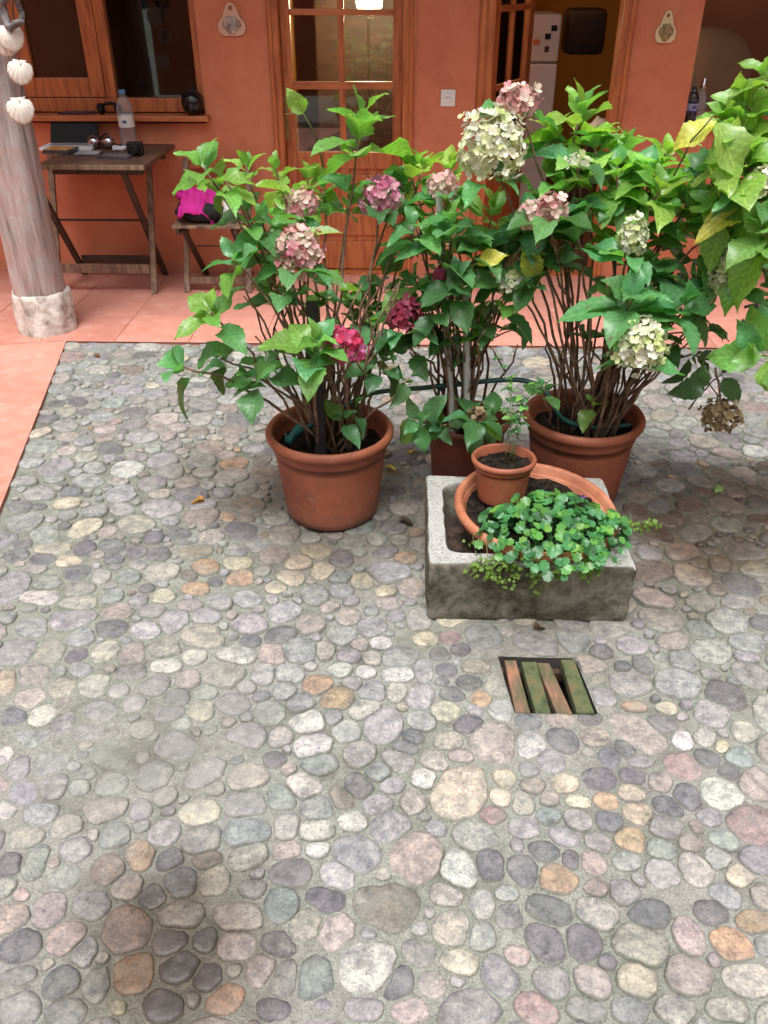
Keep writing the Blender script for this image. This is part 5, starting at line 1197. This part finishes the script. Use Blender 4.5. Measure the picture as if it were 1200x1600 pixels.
lsL = [(500, 366, 2.46, .13, 20, .75, 'p'), (515, 436, 2.46, .11, 10, .65, 'p'), (463, 156, 2.75, .085, 115, .1, 'y')]
hydrangea('hydrangea', PL, PL.z + .25, tipsL, flL, lsL, 'left potted hydrangea with sparse stems, dusty pink and magenta flower heads', 21, .085, 20)
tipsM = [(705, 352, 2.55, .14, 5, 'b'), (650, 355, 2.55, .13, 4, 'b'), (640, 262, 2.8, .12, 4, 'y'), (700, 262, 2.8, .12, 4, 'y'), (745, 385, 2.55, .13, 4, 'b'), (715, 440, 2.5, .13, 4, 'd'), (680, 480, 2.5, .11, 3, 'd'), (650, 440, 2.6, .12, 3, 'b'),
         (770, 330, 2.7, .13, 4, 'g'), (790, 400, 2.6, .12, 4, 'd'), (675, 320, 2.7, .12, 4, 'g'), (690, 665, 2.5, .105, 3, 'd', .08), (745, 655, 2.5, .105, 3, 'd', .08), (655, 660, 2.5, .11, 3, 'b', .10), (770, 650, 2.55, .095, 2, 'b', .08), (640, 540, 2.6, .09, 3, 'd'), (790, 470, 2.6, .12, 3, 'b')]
flM = [(692, 291, 2.68, .042, .038, 'blush'), (693, 430, 2.62, .028, .025, 'magenta'), (746, 648, 2.47, .024, .022, 'brown')]
hydrangea('hydrangea', PM, PM.z + .22, tipsM, flM, [], 'middle hydrangea tied to two grey poles, dense dark leaves above a dark pot', 33, .075, 22)
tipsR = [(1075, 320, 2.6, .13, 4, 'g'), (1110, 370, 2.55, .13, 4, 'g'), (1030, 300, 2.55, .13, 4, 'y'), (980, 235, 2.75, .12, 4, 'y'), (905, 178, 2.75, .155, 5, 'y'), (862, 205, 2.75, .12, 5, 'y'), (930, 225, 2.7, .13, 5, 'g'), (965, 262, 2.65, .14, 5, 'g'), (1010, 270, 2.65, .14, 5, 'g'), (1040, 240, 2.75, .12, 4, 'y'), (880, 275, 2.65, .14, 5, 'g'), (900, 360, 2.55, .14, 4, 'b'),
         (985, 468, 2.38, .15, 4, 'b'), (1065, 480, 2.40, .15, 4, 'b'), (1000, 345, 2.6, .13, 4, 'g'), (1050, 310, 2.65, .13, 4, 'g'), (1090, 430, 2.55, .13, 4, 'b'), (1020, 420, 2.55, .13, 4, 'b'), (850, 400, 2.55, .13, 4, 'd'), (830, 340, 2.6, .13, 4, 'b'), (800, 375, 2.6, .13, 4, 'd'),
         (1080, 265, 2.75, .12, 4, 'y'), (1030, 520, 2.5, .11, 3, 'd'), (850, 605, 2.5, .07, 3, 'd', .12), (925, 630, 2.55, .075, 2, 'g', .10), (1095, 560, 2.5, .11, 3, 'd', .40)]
flR = [(768, 230, 2.55, .088, .098, 'white'), (808, 160, 2.62, .056, .046, 'blush'), (832, 338, 2.50, .040, .036, 'blush'), (862, 326, 2.48, .036, .04, 'blush'), (990, 372, 2.48, .034, .062, 'lime'), (1000, 540, 2.32, .072, .074, 'white'), (903, 252, 2.6, .03, .02, 'lime'), (1140, 422, 2.45, .050, .085, 'lime'), (800, 440, 2.55, .045, .03, 'lime'),
       (1126, 650, 2.45, .055, .05, 'brown', 0, (1118, 575, 2.45))]
lsR = [(1090, 600, 2.46, .12, -100, .3, 'd'), (1075, 610, 2.45, .11, 200, .2, 'd'), (1140, 612, 2.48, .10, -60, .2, 'd'), (830, 420, 2.5, .11, -60, .3, 'Y'), (770, 405, 2.5, .10, 20, .4, 'Y')]
hydrangea('hydrangea', PR, PR.z + .256, tipsR, flR, lsR, 'right potted hydrangea, tallest and fullest, with large white and pale green flower heads', 47, .10, 30, Vector((.25, 0, 0)))
PF = Vector((1.72, 2.75, .006))
tipsF = [(1140, 195, 2.5, .14, 4, 'y'), (1120, 320, 2.45, .13, 4, 'g'), (1170, 410, 2.4, .13, 3, 'g'), (1165, 165, 2.5, .15, 6, 'y'), (1150, 240, 2.4, .15, 5, 'y'), (1195, 120, 2.5, .13, 4, 'y'), (1195, 250, 2.45, .14, 5, 'g'), (1105, 270, 2.6, .13, 5, 'g'), (1190, 360, 2.3, .15, 5, 'g'), (1130, 300, 2.55, .13, 4, 'g'), (1180, 310, 2.5, .13, 4, 'g'), (1190, 555, 2.2, .16, 4, 'g', .40), (1230, 300, 2.4, .14, 5, 'g'), (1260, 200, 2.4, .14, 5, 'y'), (1270, 380, 2.4, .14, 5, 'g'), (1240, 480, 2.4, .14, 4, 'b'), (1150, 380, 2.6, .13, 4, 'b')]
hydrangea('hydrangea', PF, PF.z + .25, tipsF, [(1198, 284, 2.35, .04, .045, 'white')], [(1125, 343, 2.38, .15, 200, .55, 'Y'), (1085, 205, 2.42, .125, 195, .7, 'Y'), (1138, 238, 2.36, .16, -60, .4, 'y')], 'bright green hydrangea cut by the right edge of the picture', 59, .09, 14)
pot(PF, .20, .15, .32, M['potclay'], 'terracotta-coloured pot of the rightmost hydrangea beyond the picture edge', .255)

# stakes
r0 = W(503, 700, PL.y - .10); r1 = W(487, 472, PL.y - .10)
t = MB(); t.bar((r0.x, PL.y - .10, PL.z + .20), (r1.x, PL.y - .10, r1.z), .034, .03, Vector((0, 1, 0)), .004); tag(t.build('black_stake', M['stake']), 'thick black stake standing in the left hydrangea pot', 'stake')
for k, (a, b_, lab) in enumerate((((712, 655), (686, 305), 'taller left grey pole standing in the middle hydrangea pot'), ((734, 650), (728, 440), 'shorter right grey pole standing in the middle hydrangea pot'))):
    Yp = PM.y - .085 - .012 * k; p0, p1 = W(*a, Yp), W(*b_, Yp); t = MB(); t.tube([Vector((p0.x, Yp, PM.z + .17)), p1], .0115, 12); tag(t.build('grey_pole', M['pole'], smooth='auto'), lab, 'pole', 'grey poles of the middle pot')

# hose looping from pot to pot
hp = [(455, 683, 2.44), (480, 668, 2.50), (530, 640, 2.56), (570, 618, 2.62), (610, 610, 2.66), (660, 606, 2.68), (720, 600, 2.69), (780, 594, 2.68), (825, 596, 2.66), (855, 615, 2.62), (880, 655, 2.60), (930, 668, 2.60), (985, 664, 2.62)]
pts0 = [W(*q) for q in hp]; pts = []
for i in range(len(pts0) - 1):
    p_, q0, q1, q2 = pts0[max(0, i - 1)], pts0[i], pts0[i + 1], pts0[min(len(pts0) - 1, i + 2)]
    for k in range(5):
        u = k / 5; pts.append(.5 * ((2 * q0) + (q1 - p_) * u + (2 * p_ - 5 * q0 + 4 * q1 - q2) * u * u + (3 * q0 - p_ - 3 * q1 + q2) * u ** 3))
pts.append(pts0[-1])
t = MB(); t.tube(pts, .0085, 10); tag(t.build('garden_hose', M['hose'], smooth=True), 'dark green garden hose strung from the left pot to the right pot', 'hose')
t = MB(); a = W(450, 690, 2.43); b_ = W(472, 663, 2.52); t.bar(a, b_, .022, .018, Vector((0, 0, 1)), .004); t.bar(a + Vector((-.004, 0, .002)), a + Vector((-.006, .0, .028)), .006, .006); tag(t.build('hose_clip', simple('teal_plastic', (.02, .16, .13), None, 8, .4)), 'teal plastic peg lying on the soil of the left pot', 'peg')

# wrought-iron stand at the right edge
ir = thing('iron_stand', (1.75, 3.85, 0), 'black wrought-iron plant stand with curved legs at the right edge', 'stand')
Yi = 3.80
for lg in ([(1193, 455), (1180, 480), (1162, 515), (1146, 545), (1134, 566)], [(1216, 455), (1206, 475), (1194, 500), (1184, 525), (1178, 545)]):
    dy = .0 if lg[0][0] < 1200 else .22
    pz = [W(px, py, Yi + dy) for px, py in lg]; g0 = pz[-1]; pz.append(Vector((g0.x + .0, Yi + dy, .012)))
    t = MB(); t.tube(pz, .011, 8); t.build('leg', M['iron'], ir, smooth=True)
for pts_ in ([(1163, 480), (1185, 474), (1215, 470), (1250, 472)], [(1160, 500), (1180, 512), (1200, 518), (1250, 512)]):
    t = MB(); t.tube([W(px, py, Yi) for px, py in pts_], .007, 8); t.build('rail', M['iron'], ir, smooth=True)
c_ = W(1235, 458, Yi); t = MB(); t.tube([Vector((c_.x + .24 * math.cos(a), Yi + .16 + .2 * math.sin(a), c_.z)) for a in [i * 6.2832 / 24 for i in range(25)]], .009, 8); t.build('ring', M['iron'], ir, smooth=True)

# ------------------------------------------------------------------ ground cover in the bowl
def round_leaf(name, seed, mat):
    rr = random.Random(seed); n = 15; vs_ = [(0, .12, -.12)]; uvs = [(.5, .1)]
    for k in range(n):
        a = R(-90 + 24) + (2 * math.pi - R(48)) * k / (n - 1) ; q = .5 * (1 + .10 * math.cos(k * math.pi)) ; vs_.append((q * math.cos(a), .45 + q * math.sin(a), .05 + .10 * rr.uniform(-.5, 1) - .10 * abs(math.sin(a)))); uvs.append((.5 + .5 * math.cos(a), .5 + .4 * math.sin(a)))
    me = bpy.data.meshes.new(name); me.from_pydata(vs_, [], [(0, k + 1, k + 2) for k in range(n - 1)]); uvl = me.uv_layers.new(name='UVMap')
    for lp in me.loops: uvl.data[lp.index].uv = uvs[lp.vertex_index]
    me.polygons.foreach_set('use_smooth', [True] * len(me.polygons)); me.materials.append(mat); me.update(); return me
RL = [round_leaf('leaf', k, M['leaf']) for k in range(5)]
rr = random.Random(77)
bc = thing('bellflower_cushion', (BC.x, BC.y, .21), 'dense cushion of small round green leaves overflowing the clay bowl', 'plant')
cand = []
while len(cand) < 300:
    u, v = rr.uniform(-1, 1), rr.uniform(-1, 1)
    if u * u + v * v > 1: continue
    x_, y_ = .43 + u * .22, 2.04 + v * .19
    if (x_ - SP.x) ** 2 + (y_ - SP.y) ** 2 < .088 ** 2: continue
    e = 1 - (u * u + v * v); z_ = .236 + .085 * e ** .6 - .03 * max(0, -v - .55) + .03 * noise.noise((x_ * 11, y_ * 11, 3))
    if any((x_ - q[0]) ** 2 + (y_ - q[1]) ** 2 < .0125 ** 2 for q in cand): 
        if rr.random() < .75: continue
    cand.append((x_, y_, z_, u, v, e))
cand.sort(key=lambda c: c[2])
for (x_, y_, z_, u, v, e) in cand:
    nrm = Vector((u * .6 + rr.gauss(0, .3), v * .6 - .25 + rr.gauss(0, .3), 1)).normalized(); a = rr.uniform(0, 6.28); d = Vector((math.cos(a), math.sin(a), rr.uniform(-.1, .3))); d = d - nrm * d.dot(nrm)
    kk = rr.choices('gbdy', (34, 44, 18, 4))[0]; c0 = LC[kk]; j = rr.uniform(.7, 1.15)
    add_leaf(bc, (x_, y_, z_), d, nrm, rr.uniform(.022, .034), (c0[0] * j * .75, c0[1] * j * .95, c0[2] * j * .9, 1), rr, rr.choice(RL))
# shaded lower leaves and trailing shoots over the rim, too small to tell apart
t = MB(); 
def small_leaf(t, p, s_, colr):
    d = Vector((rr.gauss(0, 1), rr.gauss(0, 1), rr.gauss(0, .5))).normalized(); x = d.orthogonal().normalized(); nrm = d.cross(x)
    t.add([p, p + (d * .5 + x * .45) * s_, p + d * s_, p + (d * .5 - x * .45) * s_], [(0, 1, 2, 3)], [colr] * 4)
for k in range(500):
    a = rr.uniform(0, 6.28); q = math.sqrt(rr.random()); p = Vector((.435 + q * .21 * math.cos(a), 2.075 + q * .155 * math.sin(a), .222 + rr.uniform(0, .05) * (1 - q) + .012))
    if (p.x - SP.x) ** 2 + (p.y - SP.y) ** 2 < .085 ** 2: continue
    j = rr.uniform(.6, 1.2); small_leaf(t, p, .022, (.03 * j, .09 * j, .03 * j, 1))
trails = [(775, 885, .05), (790, 890, .08), (762, 875, .03), (838, 890, .08), (850, 885, .06), (872, 880, .03), (918, 875, .03), (740, 850, .03), (968, 820, .05), (980, 812, .03), (805, 880, .03), (930, 880, .02)]
shoots = []
for (px, py, ln) in trails:
    p = G(px, py, .222); p.y = max(min(p.y, 2.1), tyf - .004); st = Vector((p.x + rr.gauss(0, .01), max(p.y + .05, tyf + .03), .25)); pth = [st, Vector((p.x, p.y - .004, .228))]
    out = p.x > .62
    for k in range(1, 7): pth.append(Vector((p.x + rr.gauss(0, .005) + (.012 * k if out else 0), min(p.y, tyf - .008 if not out else 9) - .002 * k, .222 - (ln * k / 6 if not out else -.004 * k))))
    shoots.append(pth)
    for q in pth[1:]:
        for _ in range(4): j = rr.uniform(.8, 1.3); small_leaf(t, q + Vector((rr.gauss(0, .011), rr.gauss(-.004, .007), rr.gauss(0, .009))), rr.uniform(.010, .020), (.13 * j, .22 * j, .04 * j, 1))
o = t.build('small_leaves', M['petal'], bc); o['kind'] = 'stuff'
for pth in shoots:
    t = MB(); t.tube(pth, .0012, 4); t.build('shoot', M['greenstem'], bc)
t = MB()
for k in range(5):
    p = G(910, 776, .30); a = k * 1.2566; small = Vector((math.cos(a), -.4, math.sin(a))) * .011; t.add([p, p + small.cross(Vector((0, 1, 0))) * .35 + small * .6, p + small, p - small.cross(Vector((0, 1, 0))) * .35 + small * .6], [(0, 1, 2, 3)], [(.28, .10, .5, 1)] * 4)
t.build('violet_flower', M['petal'], bc)
# thin self-sown sprig in the small pot
sg = thing('sprig', (SP.x + .02, SP.y + .03, SP.z + .12), 'thin wispy sprig with tiny leaves rising from the small pot', 'plant')
rr = random.Random(8)
for (tx_, ty_) in ((800, 590), (815, 620), (793, 640), (835, 600), (780, 560)):
    b = Vector((SP.x + rr.uniform(0, .03), SP.y + .03, SP.z + .118)); P = W(tx_, ty_, 2.33); pts = bez(b, (b + P) / 2 + Vector((rr.gauss(0, .02), 0, .05)), P, 8, .005, rr); stem(sg, pts, .0016, .0009, 'greenstem', 5)
    for q in pts[3:]:
        for _ in range(2): add_leaf(sg, q, Vector((rr.gauss(0, 1), rr.gauss(0, 1), .2)), Vector((0, 0, 1)), rr.uniform(.018, .036), lcol(rr.choice('gbd'), rr), rr)

# ------------------------------------------------------------------ fallen leaves on the cobbles
rr = random.Random(14)
fall = [(604, 729, .05, (.55, .42, .06, 1), 'yellow fallen leaf on the cobbles beside the left pot, nearer one'), (640, 708, .05, (.45, .36, .08, 1), 'yellowish fallen leaf on the cobbles between left and middle pots'), (319, 779, .055, (.46, .22, .07, 1), 'orange-brown fallen leaf on the cobbles left of the left pot'), (612, 706, .06, (.12, .06, .035, 1), 'dark curled dry leaf on the cobbles just right of the left pot'),
        (1127, 760, .045, (.20, .32, .10, 1), 'pale green fallen leaf on the cobbles right of the right pot'), (967, 766, .045, (.50, .23, .08, 1), 'orange dry leaf on the cobbles against the right pot'), (833, 980, .045, (.09, .06, .04, 1), 'dark dry leaf on the cobbles at the foot of the trough'), (148, 553, .045, (.20, .09, .05, 1), 'small brown leaf on the red tiles beside the post'), (623, 810, .06, (.06, .045, .035, 1), 'dark wet leaf on the cobbles right of the left pot, nearest the trough')]
for (px, py, L, c, lab) in fall:
    p = G(px, py, .016); e = bpy.data.objects.new('fallen_leaf', rr.choice(LEAVES)); col.objects.link(e); a = rr.uniform(0, 6.28)
    e.matrix_world = Matrix.Translation(p) @ Matrix.Rotation(a, 4, 'Z') @ Matrix.Rotation(R(rr.uniform(-8, 8)), 4, 'X') @ Matrix.Diagonal((L, L, L, 1)); e.color = c; tag(e, lab, 'leaf', 'fallen leaves')
